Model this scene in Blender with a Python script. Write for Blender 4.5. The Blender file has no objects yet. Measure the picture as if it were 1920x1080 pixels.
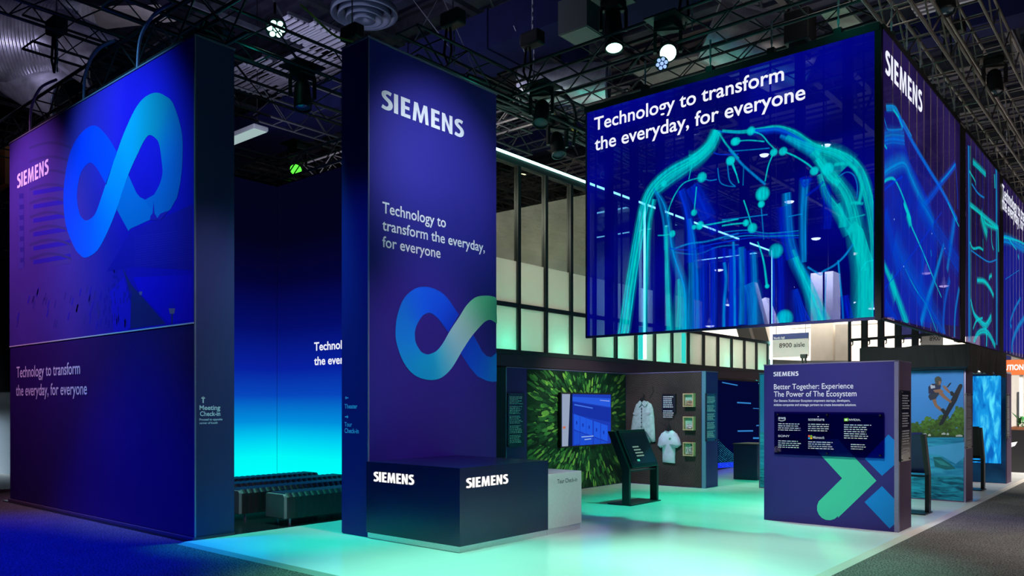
import bpy, math, random
from mathutils import Vector, Matrix
random.seed(7)
S = bpy.context.scene
COL = S.collection
PI = math.pi

def lin(c):
    c = c / 255.0
    return c / 12.92 if c <= 0.04045 else ((c + 0.055) / 1.055) ** 2.4
def C(r, g, b):
    return (lin(r), lin(g), lin(b))

# ------------------------------------------------------------------ camera, world, exposure, lamps
EYE = Vector((0, 0, 1.7))
FPX, UC, VH = 1494.0, 960.0, 758.0                       # focal length, centre column and horizon row of a 1920x1080 frame
YAW = math.radians(40.13)
FWD = Vector((-math.sin(YAW), math.cos(YAW), 0)); RGT = Vector((math.cos(YAW), math.sin(YAW), 0))
cam = bpy.data.cameras.new('camera'); cam_o = bpy.data.objects.new('camera', cam); COL.objects.link(cam_o)
cam.sensor_width = 36; cam.lens = FPX / 1920 * 36; cam.shift_y = (VH - 540) / 1920
cam.clip_end = 300
cam_o.location = EYE; cam_o.rotation_euler = (PI / 2, 0, YAW)
S.camera = cam_o
S.view_settings.view_transform = 'Standard'; S.view_settings.look = 'None'
S.view_settings.exposure = 0.0; S.view_settings.gamma = 1.0; S.view_settings.use_curve_mapping = False
S.cycles.max_bounces = 8; S.cycles.transparent_max_bounces = 40
S.cycles.use_denoising = True
S.cycles.sample_clamp_indirect = 6.0
W = bpy.data.worlds.new('hall_dark'); S.world = W; W.use_nodes = True
W.node_tree.nodes['Background'].inputs[0].default_value = (0.10, 0.16, 0.60, 1)
W.node_tree.nodes['Background'].inputs[1].default_value = 0.012

def aim(o, tgt):
    o.rotation_euler = (Vector(tgt) - Vector(o.location)).to_track_quat('-Z', 'Y').to_euler()
def spot(name, loc, tgt, power, col, deg, blend=0.8, size=0.15):
    l = bpy.data.lights.new(name, 'SPOT'); l.energy = power; l.color = col
    l.spot_size = math.radians(deg); l.spot_blend = blend; l.shadow_soft_size = size
    o = bpy.data.objects.new(name, l); COL.objects.link(o); o.location = loc; aim(o, tgt); return o
def area(name, loc, tgt, power, col, sx, sy=None):
    l = bpy.data.lights.new(name, 'AREA'); l.energy = power; l.color = col
    l.shape = 'RECTANGLE'; l.size = sx; l.size_y = sy or sx
    o = bpy.data.objects.new(name, l); COL.objects.link(o); o.location = loc; aim(o, tgt); return o
def point(name, loc, power, col, size=0.2):
    l = bpy.data.lights.new(name, 'POINT'); l.energy = power; l.color = col; l.shadow_soft_size = size
    o = bpy.data.objects.new(name, l); COL.objects.link(o); o.location = loc; return o

TEAL = (0.02, 1.0, 0.60); AQUA = (0.25, 1.0, 0.80)
# teal floor wash from the lighting trusses
spot('floor_wash', (-4.6, 5.7, 7.2), (-4.6, 5.8, 0), 2900, (0.34, 1.0, 0.74), 52)
spot('floor_wash', (-3.7, 8.4, 6.9), (-3.6, 8.5, 0), 2000, (0.38, 1.0, 0.76), 40)
spot('floor_wash', (-6.9, 6.1, 7.2), (-6.9, 6.1, 0), 900, (0.03, 1.0, 0.74), 36)
spot('floor_wash', (-9.0, 6.2, 6.9), (-9.0, 6.3, 0), 1700, (0.03, 1.0, 0.74), 34)
spot('floor_wash', (-5.7, 11.7, 6.9), (-5.7, 11.6, 0), 2000, (0.0, 1.0, 0.64), 54)
spot('floor_wash', (-6.4, 14.6, 6.9), (-6.3, 14.7, 0), 1300, (0.0, 1.0, 0.48), 54)
spot('floor_wash', (-6.0, 17.6, 6.9), (-6.0, 17.7, 0), 900, TEAL, 48)
# face light for the printed panels, from the aisle side
spot('panel_wash', (-2.6, 6.8, 7.4), (-7.95, 7.85, 4.8), 2300, (0.80, 0.86, 1.0), 31, 1.0)
spot('panel_wash', (-3.6, 6.6, 6.6), (-7.95, 7.7, 1.8), 1300, (1.0, 0.35, 0.72), 32, 1.0)
spot('panel_wash', (-15.6, 2.0, 8.2), (-14.8, 5.06, 4.1), 1400, (1.0, 0.52, 1.0), 56, 1.0)
spot('panel_wash', (-11.4, 1.6, 7.7), (-11.6, 5.06, 4.7), 1800, (0.16, 0.66, 1.0), 64, 1.0)
spot('panel_wash', (-3.4, 5.5, 6.3), (-3.8, 11.37, 1.45), 1900, (0.90, 0.84, 1.0), 24)  # added spot without a fixture, brightens the corner wall lettering
spot('panel_wash', (-6.6, 4.5, 7.0), (-9.45, 5.5, 2.5), 700, (0.66, 0.72, 1.0), 27, 1.0)
spot('panel_wash', (-8.3, 2.8, 6.9), (-8.3, 6.59, 2.8), 700, (0.03, 0.22, 1.0), 36, 1.0)
# blue wash on the aisle carpet at left
spot('carpet_wash', (-10.9, 1.6, 8.0), (-10.9, 2.2, 0), 5600, (0.0, 0.006, 1.0), 60, .6)
# hall lamps over the right hand aisle and the far hall, plus added fills
area('aisle_light', (2.6, 12.0, 10.0), (2.4, 12.0, 0), 260, (1.0, 0.93, 0.86), 3, 14).data.spread = math.radians(38)
area('far_hall_light', (-14, 42, 9.5), (-14, 46.5, 3), 4200, (1.0, 0.90, 0.76), 30, 3).data.spread = math.radians(120)
area('far_hall_light', (4, 20, 9.5), (2.0, 27, 0), 2600, (1.0, 0.93, 0.86), 6, 5).data.spread = math.radians(90)
spot('far_hall_light', (-10.5, 18.5, 10.2), (-9.8, 25.7, 2.8), 1500, (1.0, 0.95, 0.9), 24)  # added spot that only brightens the hanging aisle sign
area('left_hall_lamp', (-26, 4.0, 5.5), (-24, 6.8, 1), 90, (0.62, 0.82, 1.0), 4, 2).data.spread = math.radians(50)
spot('aisle_light', (4.6, 12.6, 3.2), (-2.9, 14.4, 1.3), 420, (1.0, 0.86, 0.92), 64)  # added low fill that brightens the bay wall ends
spot('carpet_wash', (-2.7, 13.4, 6.8), (-2.5, 13.4, 0), 420, (0.16, 0.12, 1.0), 24)
# bays of the booth
spot('bay_lamp', (-6.2, 12.8, 3.6), (-9.25, 12.9, 1.5), 300, (0.90, 1.0, 0.74), 54)
spot('bay_lamp', (-7.6, 11.4, 4.6), (-8.2, 14.8, 1.25), 640, (0.86, 0.80, 1.0), 44)
spot('bay_lamp', (-3.9, 12.9, 2.9), (-3.8, 15.7, 1.1), 235, (0.85, 0.93, 1.0), 96)
spot('bay_lamp', (-3.6, 17.4, 2.9), (-3.8, 20.0, 0.8), 150, (0.60, 0.85, 1.0), 96)
area('mezzanine_light', (-11.2, 10.4, 5.7), (-11.0, 13.7, 4.2), 110, (1.0, 0.90, 0.76), 2, .6)
area('mezzanine_light', (-10.9, 15.8, 6.0), (-10.2, 15.8, 2), 300, (0.6, 1.0, 0.86), 1.4, 3)
area('mezzanine_light', (-10.9, 20.4, 5.6), (-10.2, 20.4, 2), 420, (1.0, 0.92, 0.80), 1.4, 4)
spot('counter_fill', (-3.6, 7.6, 5.6), (-6.3, 8.5, .45), 420, (1.0, 0.92, 0.98), 17, .6)
for y_, l_ in ((11.8, 3.4), (15.85, 3.8), (20.4, 4.4)):
    area('mezzanine_light', (-11.6, y_, 3.1), (-9.3, y_, 3.1), 10 * l_, (1.0, 0.93, 0.80), l_, .5)  # added backlight that brightens the lower frosted panes
# added dim fill that lifts the roof deck and ducts
area('roof_fill', (-14, 9, 8.6), (-14, 12, 13), 300, (0.70, 0.70, 1.0), 8, 8)
area('roof_fill', (-4, 17, 9.0), (-4, 19, 13), 70, (0.80, 0.72, 0.80), 6, 10)
spot('roof_fill', (-16.6, 2.4, 6.9), (-18.6, 6.8, 9.8), 420, (0.72, 0.66, 1.0), 84)
spot('truss_light', (1.2, 9.0, 6.0), (-2.2, 14.0, 8.0), 260, (1.0, 0.86, 0.72), 70)

# ------------------------------------------------------------------ survey helpers: where a sight line meets a real plane
def ray(u, v): return FWD + RGT * ((u - UC) / FPX) + Vector((0, 0, (VH - v) / FPX))
def PX(u, v, X): d = ray(u, v); return EYE + d * (X / d.x)
def PY(u, v, Y): d = ray(u, v); return EYE + d * (Y / d.y)
def PZ(u, v, Z): d = ray(u, v); return EYE + d * ((Z - EYE.z) / d.z)
def PT(u, v, t): return EYE + ray(u, v) * t

# ------------------------------------------------------------------ materials
def nodes_of(name):
    m = bpy.data.materials.new(name); m.use_nodes = True
    return m, m.node_tree.nodes, m.node_tree.links, m.node_tree.nodes['Principled BSDF']
def setp(b, key, val):
    if key in b.inputs: b.inputs[key].default_value = val
def mat(name, col, rough=0.5, metal=0.0, spec=0.5, noise=0.0, scale=40, bump=0.0, coat=0.0):
    m, n, l, b = nodes_of(name)
    setp(b, 'Base Color', (*col, 1)); setp(b, 'Roughness', rough); setp(b, 'Metallic', metal)
    setp(b, 'Specular IOR Level', spec); setp(b, 'Coat Weight', coat); setp(b, 'Coat Roughness', 0.08)
    tc = n.new('ShaderNodeTexCoord'); t = n.new('ShaderNodeTexNoise'); t.inputs['Scale'].default_value = scale
    t.inputs['Detail'].default_value = 3
    l.new(tc.outputs['Object'], t.inputs['Vector'])
    r = n.new('ShaderNodeValToRGB')
    k = noise if noise else 0.04
    r.color_ramp.elements[0].position = 0.3; r.color_ramp.elements[1].position = 0.7
    r.color_ramp.elements[0].color = (*[max(0, c * (1 - k)) for c in col], 1)
    r.color_ramp.elements[1].color = (*[c * (1 + k) for c in col], 1)
    l.new(t.outputs['Fac'], r.inputs['Fac']); l.new(r.outputs['Color'], b.inputs['Base Color'])
    if bump:
        bp = n.new('ShaderNodeBump'); bp.inputs['Strength'].default_value = bump; bp.inputs['Distance'].default_value = 0.01
        l.new(t.outputs['Fac'], bp.inputs['Height']); l.new(bp.outputs['Normal'], b.inputs['Normal'])
    return m
def emit(name, col, strength=1.0):
    m = bpy.data.materials.new(name); m.use_nodes = True; n = m.node_tree.nodes; l = m.node_tree.links
    n.clear(); e = n.new('ShaderNodeEmission'); o = n.new('ShaderNodeOutputMaterial')
    e.inputs[0].default_value = (*col, 1); e.inputs[1].default_value = strength
    l.new(e.outputs[0], o.inputs[0]); return m
def vcol(name, rough=0.55, spec=0.3, emission=0.0):
    m, n, l, b = nodes_of(name)
    a = n.new('ShaderNodeAttribute'); a.attribute_name = 'Col'
    l.new(a.outputs['Color'], b.inputs['Base Color']); setp(b, 'Roughness', rough); setp(b, 'Specular IOR Level', spec)
    if emission:
        l.new(a.outputs['Color'], b.inputs['Emission Color']); setp(b, 'Emission Strength', emission)
    return m
def screen_vcol(name, strength=1.0):
    m = bpy.data.materials.new(name); m.use_nodes = True; n = m.node_tree.nodes; l = m.node_tree.links; n.clear()
    a = n.new('ShaderNodeAttribute'); a.attribute_name = 'Col'
    e = n.new('ShaderNodeEmission'); e.inputs[1].default_value = strength
    o = n.new('ShaderNodeOutputMaterial')
    l.new(a.outputs['Color'], e.inputs[0]); l.new(e.outputs[0], o.inputs[0]); return m
def glow_ribbon(name, strength=1.0):
    """lit pixels of an LED mesh: colour from 'Col', coverage falls off from the middle of a stroke (attribute 'Soft')"""
    m = bpy.data.materials.new(name); m.use_nodes = True; n = m.node_tree.nodes; l = m.node_tree.links; n.clear()
    a = n.new('ShaderNodeAttribute'); a.attribute_name = 'Col'
    s = n.new('ShaderNodeAttribute'); s.attribute_name = 'Soft'
    tc = n.new('ShaderNodeTexCoord'); nz = n.new('ShaderNodeTexNoise'); nz.inputs['Scale'].default_value = 9; nz.inputs['Detail'].default_value = 4
    mp = n.new('ShaderNodeMapping'); mp.inputs['Scale'].default_value = (3.5, 3.5, 0.5)
    l.new(tc.outputs['Object'], mp.inputs[0]); l.new(mp.outputs[0], nz.inputs['Vector'])
    mr = n.new('ShaderNodeMapRange'); mr.inputs[1].default_value = .3; mr.inputs[2].default_value = .7
    mr.inputs[3].default_value = .55; mr.inputs[4].default_value = 1.1
    l.new(nz.outputs['Fac'], mr.inputs[0])
    mu = n.new('ShaderNodeMath'); mu.operation = 'MULTIPLY'; mu.use_clamp = True
    l.new(s.outputs['Fac'], mu.inputs[0]); l.new(mr.outputs[0], mu.inputs[1])
    e = n.new('ShaderNodeEmission'); e.inputs[1].default_value = strength
    t = n.new('ShaderNodeBsdfTransparent'); mx = n.new('ShaderNodeMixShader'); o = n.new('ShaderNodeOutputMaterial')
    l.new(a.outputs['Color'], e.inputs[0]); l.new(mu.outputs[0], mx.inputs[0])
    l.new(t.outputs[0], mx.inputs[1]); l.new(e.outputs[0], mx.inputs[2]); l.new(mx.outputs[0], o.inputs[0]); return m
def led_mesh(name, col, strength, through, tint=(1, 1, 1)):
    """see-through LED mesh: lit colour plus what lies behind"""
    m = bpy.data.materials.new(name); m.use_nodes = True; n = m.node_tree.nodes; l = m.node_tree.links; n.clear()
    tc = n.new('ShaderNodeTexCoord'); nz = n.new('ShaderNodeTexNoise'); nz.inputs['Scale'].default_value = 0.9; nz.inputs['Detail'].default_value = 2
    l.new(tc.outputs['Object'], nz.inputs['Vector'])
    r = n.new('ShaderNodeValToRGB'); r.color_ramp.elements[0].position = .35; r.color_ramp.elements[1].position = .7
    r.color_ramp.elements[0].color = (*[c * .6 for c in col], 1); r.color_ramp.elements[1].color = (*[c * 1.3 for c in col], 1)
    l.new(nz.outputs['Fac'], r.inputs[0])
    e = n.new('ShaderNodeEmission'); e.inputs[1].default_value = strength; l.new(r.outputs[0], e.inputs[0])
    t = n.new('ShaderNodeBsdfTransparent'); t.inputs[0].default_value = (*[through * q for q in tint], 1)
    ad = n.new('ShaderNodeAddShader'); o = n.new('ShaderNodeOutputMaterial')
    l.new(e.outputs[0], ad.inputs[0]); l.new(t.outputs[0], ad.inputs[1]); l.new(ad.outputs[0], o.inputs[0]); return m
def glass(name, tint, gloss=0.12, rough=0.03):
    m = bpy.data.materials.new(name); m.use_nodes = True; n = m.node_tree.nodes; l = m.node_tree.links; n.clear()
    t = n.new('ShaderNodeBsdfTransparent'); t.inputs[0].default_value = (*tint, 1)
    g = n.new('ShaderNodeBsdfGlossy'); g.inputs['Roughness'].default_value = rough
    lw = n.new('ShaderNodeLayerWeight'); lw.inputs[0].default_value = .5
    pw = n.new('ShaderNodeMath'); pw.operation = 'POWER'; pw.inputs[1].default_value = 5.0
    ad = n.new('ShaderNodeMath'); ad.operation = 'ADD'; ad.inputs[1].default_value = gloss; ad.use_clamp = True
    l.new(lw.outputs['Facing'], pw.inputs[0]); l.new(pw.outputs[0], ad.inputs[0])
    mx = n.new('ShaderNodeMixShader'); o = n.new('ShaderNodeOutputMaterial')
    l.new(ad.outputs[0], mx.inputs[0]); l.new(t.outputs[0], mx.inputs[1]); l.new(g.outputs[0], mx.inputs[2]); l.new(mx.outputs[0], o.inputs[0]); return m
def frosted(name, col, through=0.15):
    m = bpy.data.materials.new(name); m.use_nodes = True; n = m.node_tree.nodes; l = m.node_tree.links; n.clear()
    d = n.new('ShaderNodeBsdfDiffuse'); d.inputs[0].default_value = (*col, 1)
    tl = n.new('ShaderNodeBsdfTranslucent'); tl.inputs[0].default_value = (*col, 1)
    t = n.new('ShaderNodeBsdfTransparent')
    m1 = n.new('ShaderNodeMixShader'); m1.inputs[0].default_value = 0.6
    m2 = n.new('ShaderNodeMixShader'); m2.inputs[0].default_value = through
    o = n.new('ShaderNodeOutputMaterial')
    l.new(d.outputs[0], m1.inputs[1]); l.new(tl.outputs[0], m1.inputs[2]); l.new(m1.outputs[0], m2.inputs[1]); l.new(t.outputs[0], m2.inputs[2]); l.new(m2.outputs[0], o.inputs[0]); return m

M = {}
M['black'] = mat('matte_black', (0.006, 0.006, 0.008), 0.6)
M['black_metal'] = mat('black_powder_coat', (0.010, 0.011, 0.013), 0.45, 0.3)
M['truss'] = mat('truss_metal', (0.016, 0.020, 0.024), 0.45, 0.4, noise=.3)
M['truss_alu'] = mat('bare_truss_metal', (0.17, 0.155, 0.14), 0.45, 0.6, noise=.25)
M['steel'] = mat('grey_roof_steel', (0.055, 0.06, 0.085), 0.5, 0.3, noise=.3, scale=6)
M['deck'] = mat('roof_deck', (0.055, 0.055, 0.11), 0.6, 0.1, noise=.3, scale=2)
M['navy_duct'] = mat('navy_duct_paint', (0.006, 0.008, 0.045), 0.85, 0, 0.1, noise=.15, scale=3)
M['silver'] = mat('galvanised_duct', (0.50, 0.50, 0.55), 0.35, 0.75, noise=.25, scale=5)
M['grey_cone'] = mat('diffuser_grey', (0.035, 0.05, 0.085), 0.3, 0.5)
M['chain'] = mat('chain_steel', (0.42, 0.42, 0.48), 0.35, 0.8)
M['yellow'] = mat('yellow_cable', (0.55, 0.42, 0.03), 0.5)
M['red'] = mat('red_paint', (0.5, 0.03, 0.03), 0.5)
M['white_paint'] = mat('white_wall_paint', (0.74, 0.70, 0.64), 0.7, noise=.06, scale=2)
M['white_lam'] = mat('white_laminate', (0.78, 0.78, 0.80), 0.3)
M['alu_edge'] = mat('panel_edge_trim', (0.30, 0.27, 0.42), 0.35, 0.5)
M['white_print'] = mat('white_vinyl_lettering', (0.86, 0.88, 0.95), 0.5)
M['lilac_print'] = mat('lilac_vinyl_lettering', (0.82, 0.72, 0.98), 0.5)
M['blue_print'] = mat('light_blue_vinyl_lettering', (0.20, 0.62, 0.95), 0.5)
M['black_print'] = mat('black_vinyl_lettering', (0.02, 0.02, 0.03), 0.5)
M['vcol'] = vcol('printed_graphic'); M['vcol_matte'] = vcol('fabric_print', 0.8, 0.06)
M['scr'] = screen_vcol('screen_picture', 1.0)
M['white_lit'] = emit('lit_channel_letter', (1.0, 0.97, 0.92), 1.15)
M['white_px'] = emit('white_screen_pixels', (0.86, 0.88, 1.0), 1.0)
M['strip'] = emit('teal_light_strip', (0.40, 1.0, 0.88), 8.0)
M['kick'] = mat('kick_plate_satin', (0.85, 0.78, 0.82), 0.3, 0.75)
M['lamp_teal'] = emit('teal_lamp_lens', (0.45, 1.0, 0.80), 5.0)
M['lamp_white'] = emit('white_lamp_lens', (1.0, 0.95, 0.88), 8.0)
M['lamp_green'] = emit('green_lamp_lens', (0.10, 1.0, 0.05), 1.6)
M['lamp_blue'] = emit('blue_lamp_lens', (0.30, 0.45, 1.0), 1.4)
M['lamp_warm'] = emit('warm_lamp_lens', (1.0, 0.80, 0.5), 6.0)

# ------------------------------------------------------------------ mesh helpers
class MB:
    def __init__(s): s.v = []; s.f = []; s.c = []; s.s = []; s.smooth = []; s.marks = []
    def add(s, verts, faces, col=(1, 1, 1), soft=1.0, smooth=False):
        b = len(s.v)
        for i, p in enumerate(verts):
            s.v.append(tuple(p)); s.c.append(col[i] if isinstance(col, list) else col)
            s.s.append(soft[i] if isinstance(soft, list) else soft)
        for f in faces: s.f.append(tuple(b + i for i in f)); s.smooth.append(smooth)
        return s
    def box(s, x0, x1, y0, y1, z0, z1, col=(1, 1, 1)):
        v = [(x, y, z) for z in (z0, z1) for y in (y0, y1) for x in (x0, x1)]
        return s.add(v, [(0, 2, 3, 1), (4, 5, 7, 6), (0, 1, 5, 4), (2, 6, 7, 3), (0, 4, 6, 2), (1, 3, 7, 5)], col)
    def obox(s, c, ax, ay, az, col=(1, 1, 1)):
        c = Vector(c); ax = Vector(ax); ay = Vector(ay); az = Vector(az)
        v = [c + ax * i + ay * j + az * k for k in (-1, 1) for j in (-1, 1) for i in (-1, 1)]
        return s.add(v, [(0, 2, 3, 1), (4, 5, 7, 6), (0, 1, 5, 4), (2, 6, 7, 3), (0, 4, 6, 2), (1, 3, 7, 5)], col)
    def beam(s, p0, p1, w, h, up=(0, 0, 1)):
        p0 = Vector(p0); p1 = Vector(p1); d = (p1 - p0); a = d / 2
        sd = d.cross(Vector(up)); sd = sd.normalized() if sd.length > 1e-6 else Vector((1, 0, 0))
        u2 = sd.cross(d).normalized()
        return s.obox((p0 + p1) / 2, a, sd * w / 2, u2 * h / 2)
    def tube(s, pts, r, n=8, col=(1, 1, 1), caps=True, radii=None):
        pts = [Vector(p) for p in pts]; vs = []; prev = None
        for i, p in enumerate(pts):
            d = (pts[min(i + 1, len(pts) - 1)] - pts[max(i - 1, 0)]).normalized()
            a = prev if prev else (Vector((0, 0, 1)) if abs(d.z) < .9 else Vector((1, 0, 0)))
            x = a - d * a.dot(d); x.normalize(); prev = x; y = d.cross(x)
            rr = radii[i] if radii else r
            for k in range(n):
                t = 2 * PI * k / n; vs.append(p + x * (math.cos(t) * rr) + y * (math.sin(t) * rr))
        fs = []
        for i in range(len(pts) - 1):
            for k in range(n):
                fs.append((i * n + k, i * n + (k + 1) % n, (i + 1) * n + (k + 1) % n, (i + 1) * n + k))
        s.add(vs, fs, col, smooth=True)
        if caps:
            m = len(pts)
            s.add(vs[:n], [tuple(range(n))[::-1]], col); s.add(vs[(m - 1) * n:], [tuple(range(n))], col)
        return s
    def lathe(s, c, prof, n=32, axis=(0, 0, 1), col=(1, 1, 1)):
        c = Vector(c); az = Vector(axis).normalized(); a = Vector((1, 0, 0)) if abs(az.x) < .9 else Vector((0, 1, 0))
        ax = (a - az * a.dot(az)).normalized(); ay = az.cross(ax); vs = []
        for r, z in prof:
            for k in range(n):
                t = 2 * PI * k / n; vs.append(c + az * z + ax * (r * math.cos(t)) + ay * (r * math.sin(t)))
        fs = [(i * n + k, i * n + (k + 1) % n, (i + 1) * n + (k + 1) % n, (i + 1) * n + k) for i in range(len(prof) - 1) for k in range(n)]
        return s.add(vs, fs, col, smooth=True)
    def ball(s, c, rx, ry, rz, n=14, m=8, col=(1, 1, 1)):
        vs = []; fs = []
        for i in range(m + 1):
            a = PI * i / m
            for k in range(n):
                t = 2 * PI * k / n
                vs.append((c[0] + rx * math.sin(a) * math.cos(t), c[1] + ry * math.sin(a) * math.sin(t), c[2] + rz * math.cos(a)))
        for i in range(m):
            for k in range(n): fs.append((i * n + k, (i + 1) * n + k, (i + 1) * n + (k + 1) % n, i * n + (k + 1) % n))
        return s.add(vs, fs, col, smooth=True)
    def poly(s, pts, col=(1, 1, 1)): return s.add(pts, [tuple(range(len(pts)))], col)
    def prism(s, pts, off, col=(1, 1, 1)):
        off = Vector(off); p = [Vector(q) for q in pts]; n = len(p)
        s.add(p + [q + off for q in p], [tuple(range(n))[::-1], tuple(range(n, 2 * n))] + [(i, (i + 1) % n, n + (i + 1) % n, n + i) for i in range(n)], col)
        return s
    def strip(s, pairs, cols, smooth=0):
        if smooth:
            flat = _catmull([(*a, *b, *c) for (a, b), c in zip(pairs, cols)], smooth)
            pairs = [(q[0:3], q[3:6]) for q in flat]; cols = [tuple(max(0, x) for x in q[6:9]) for q in flat]
        vs = []; cs = []
        for (a, b), c in zip(pairs, cols): vs += [a, b]; cs += [c, c]
        return s.add(vs, [(2 * i, 2 * i + 1, 2 * i + 3, 2 * i + 2) for i in range(len(pairs) - 1)], cs)
    def mark(s): s.marks.append((len(s.v), len(s.f)))
    def build(s, name, m=None, parent=None):
        if len(s.marks) > 1:                 # several lines of lettering: each line a part of its own
            mk = s.marks + [(len(s.v), len(s.f))]
            for (v0, f0), (v1, f1) in zip(mk, mk[1:]):
                q = MB(); q.v = s.v[v0:v1]; q.c = s.c[v0:v1]; q.s = s.s[v0:v1]; q.smooth = s.smooth[f0:f1]
                q.f = [tuple(i - v0 for i in f) for f in s.f[f0:f1]]; q.build(name, m, parent)
            return
        me = bpy.data.meshes.new(name); me.from_pydata(s.v, [], s.f); me.update()
        if any(s.smooth):
            me.polygons.foreach_set('use_smooth', s.smooth)
        if any(c != (1, 1, 1) for c in s.c):
            at = me.color_attributes.new('Col', 'FLOAT_COLOR', 'POINT')
            at.data.foreach_set('color', [x for c in s.c for x in (*c, 1.0)])
        if any(x != 1.0 for x in s.s):
            at = me.attributes.new('Soft', 'FLOAT', 'POINT'); at.data.foreach_set('value', s.s)
        return link(name, me, m, parent)
def link(name, me, m=None, parent=None):
    o = bpy.data.objects.new(name, me); COL.objects.link(o)
    if m: me.materials.append(m)
    if parent is not None:
        o.parent = parent
        w = Matrix.Translation(parent['at']) if 'at' in parent else Matrix.Identity(4)
        o.matrix_parent_inverse = w.inverted()
    return o
def bevel(o, w=0.01, seg=2):
    b = o.modifiers.new('bevel', 'BEVEL'); b.width = w; b.segments = seg; b.limit_method = 'ANGLE'; return o
def tag(o, label, cat, group=None, kind=None):
    o['label'] = label; o['category'] = cat
    if group: o['group'] = group
    if kind: o['kind'] = kind
    return o
def thing(name, label, cat, loc=(0, 0, 0), group=None):
    o = bpy.data.objects.new(name, None); COL.objects.link(o); o.location = loc; o.empty_display_size = .1
    o['at'] = [float(x) for x in loc]
    return tag(o, label, cat, group, 'thing')
def struct(name, mb, m):
    o = mb.build(name, m); o['kind'] = 'structure'; return o
def clone(t, loc, label, rotz=None, group=None):
    r = t.copy(); COL.objects.link(r); r.location = loc; r['label'] = label
    if rotz is not None: r.rotation_euler.z = rotz
    if group: r['group'] = group
    for ch in list(t.children):
        c = ch.copy(); COL.objects.link(c); c.parent = r; c.matrix_parent_inverse = ch.matrix_parent_inverse
        for g in list(ch.children):
            d = g.copy(); COL.objects.link(d); d.parent = c; d.matrix_parent_inverse = g.matrix_parent_inverse
    return r

# ------------------------------------------------------------------ lettering
_txt = {}
def glyphs(body, bold):
    key = (body, bold)
    if key in _txt: return _txt[key]
    cu = bpy.data.curves.new('lettering', 'FONT'); cu.body = body; cu.size = 1; cu.offset = bold; cu.resolution_u = 4
    o = bpy.data.objects.new('lettering', cu); COL.objects.link(o)
    me = bpy.data.meshes.new_from_object(o.evaluated_get(bpy.context.evaluated_depsgraph_get()))
    bpy.data.objects.remove(o); bpy.data.curves.remove(cu)
    v = [tuple(q.co) for q in me.vertices]; f = [tuple(p.vertices) for p in me.polygons]
    bpy.data.meshes.remove(me)
    _txt[key] = (v, f); return _txt[key]
CAP = max(v[1] for v in glyphs('H', 0)[0])
def write(mb, body, plane, c, h0, h1, z0, cap, bold=0.0, col=(1, 1, 1), depth=0.0):
    """one line of lettering on plane X=c (reading along +Y) or Y=c (reading along +X), from h0 to h1, baseline z0, capital height cap"""
    v, f = glyphs(body, bold); mb.mark()
    x0 = min(q[0] for q in v); x1 = max(q[0] for q in v); sx = (h1 - h0) / (x1 - x0); sz = cap / CAP
    def P(q, d):
        a = h0 + (q[0] - x0) * sx; b = z0 + q[1] * sz
        return (c + d, a, b) if plane == 'X' else (a, c - d, b)
    if depth:
        n = len(v); edges = {}
        for p in f:
            for i in range(len(p)):
                e = (p[i], p[(i + 1) % len(p)]); edges[e] = 1
        side = [(a, b, b + n, a + n) for (a, b) in edges if (b, a) not in edges]
        mb.add([P(q, 0) for q in v] + [P(q, depth) for q in v], [tuple(i + n for i in p) for p in f] + side, col)
    else:
        mb.add([P(q, 0) for q in v], f, col)
def write_px(mb, body, plane, c, u0, u1, vt, vb, bold=0.0, col=(1, 1, 1), depth=0.0):
    fn = PX if plane == 'X' else PY
    a = fn(u0, vb, c); t = fn(u0, vt, c); b = fn(u1, vb, c)
    k = 1 if plane == 'X' else 0
    write(mb, body, plane, c, a[k], b[k], a.z, t.z - a.z, bold, col, depth)
def _catmull(p, n=4):
    out = []
    for i in range(len(p) - 1):
        a = p[max(i - 1, 0)]; b = p[i]; c = p[i + 1]; d = p[min(i + 2, len(p) - 1)]
        for k in range(n):
            t = k / n
            out.append(tuple(.5 * (2 * b[j] + (c[j] - a[j]) * t + (2 * a[j] - 5 * b[j] + 4 * c[j] - d[j]) * t * t + (3 * b[j] - a[j] - 3 * c[j] + d[j]) * t ** 3) for j in range(len(b))))
    return out + [p[-1]]
def _s_glyph():
    sp = _catmull([(.49, .865), (.37, .905), (.25, .90), (.145, .835), (.12, .735), (.17, .645), (.29, .56), (.42, .465), (.47, .33), (.43, .185), (.32, .105), (.19, .095), (.03, .145)])
    L, R = [], []
    for i, (x, y) in enumerate(sp):
        a = sp[max(i - 1, 0)]; b = sp[min(i + 1, len(sp) - 1)]
        dx, dy = b[0] - a[0], b[1] - a[1]; q = math.hypot(dx, dy); nx, ny = -dy / q, dx / q
        w = .088 + .022 * abs(nx)
        L.append((x + nx * w, y + ny * w)); R.append((x - nx * w, y - ny * w))
    n = len(L); return L + R, [(i, i + 1, n + i + 1, n + i) for i in range(n - 1)]
def _bars(bs):
    v = []; f = []
    for b in bs:
        k = len(v); v += b; f.append(tuple(range(k, k + len(b))))
    return v, f
def R_(x0, x1, y0, y1): return [(x0, y0), (x1, y0), (x1, y1), (x0, y1)]
def _one(p): return p, [tuple(range(len(p)))]
_E = _one([(0, 0), (.50, 0), (.50, .18), (.21, .18), (.21, .42), (.45, .42), (.45, .59), (.21, .59), (.21, .82), (.48, .82), (.48, 1), (0, 1)])
_M = _one([(0, 0), (.175, 0), (.235, .62), (.375, 0), (.505, 0), (.645, .62), (.705, 0), (.88, 0), (.80, 1), (.60, 1), (.44, .36), (.28, 1), (.08, 1)])
_N = _one([(0, 0), (.18, 0), (.18, .62), (.44, 0), (.62, 0), (.62, 1), (.44, 1), (.44, .38), (.18, 1), (0, 1)])
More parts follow.
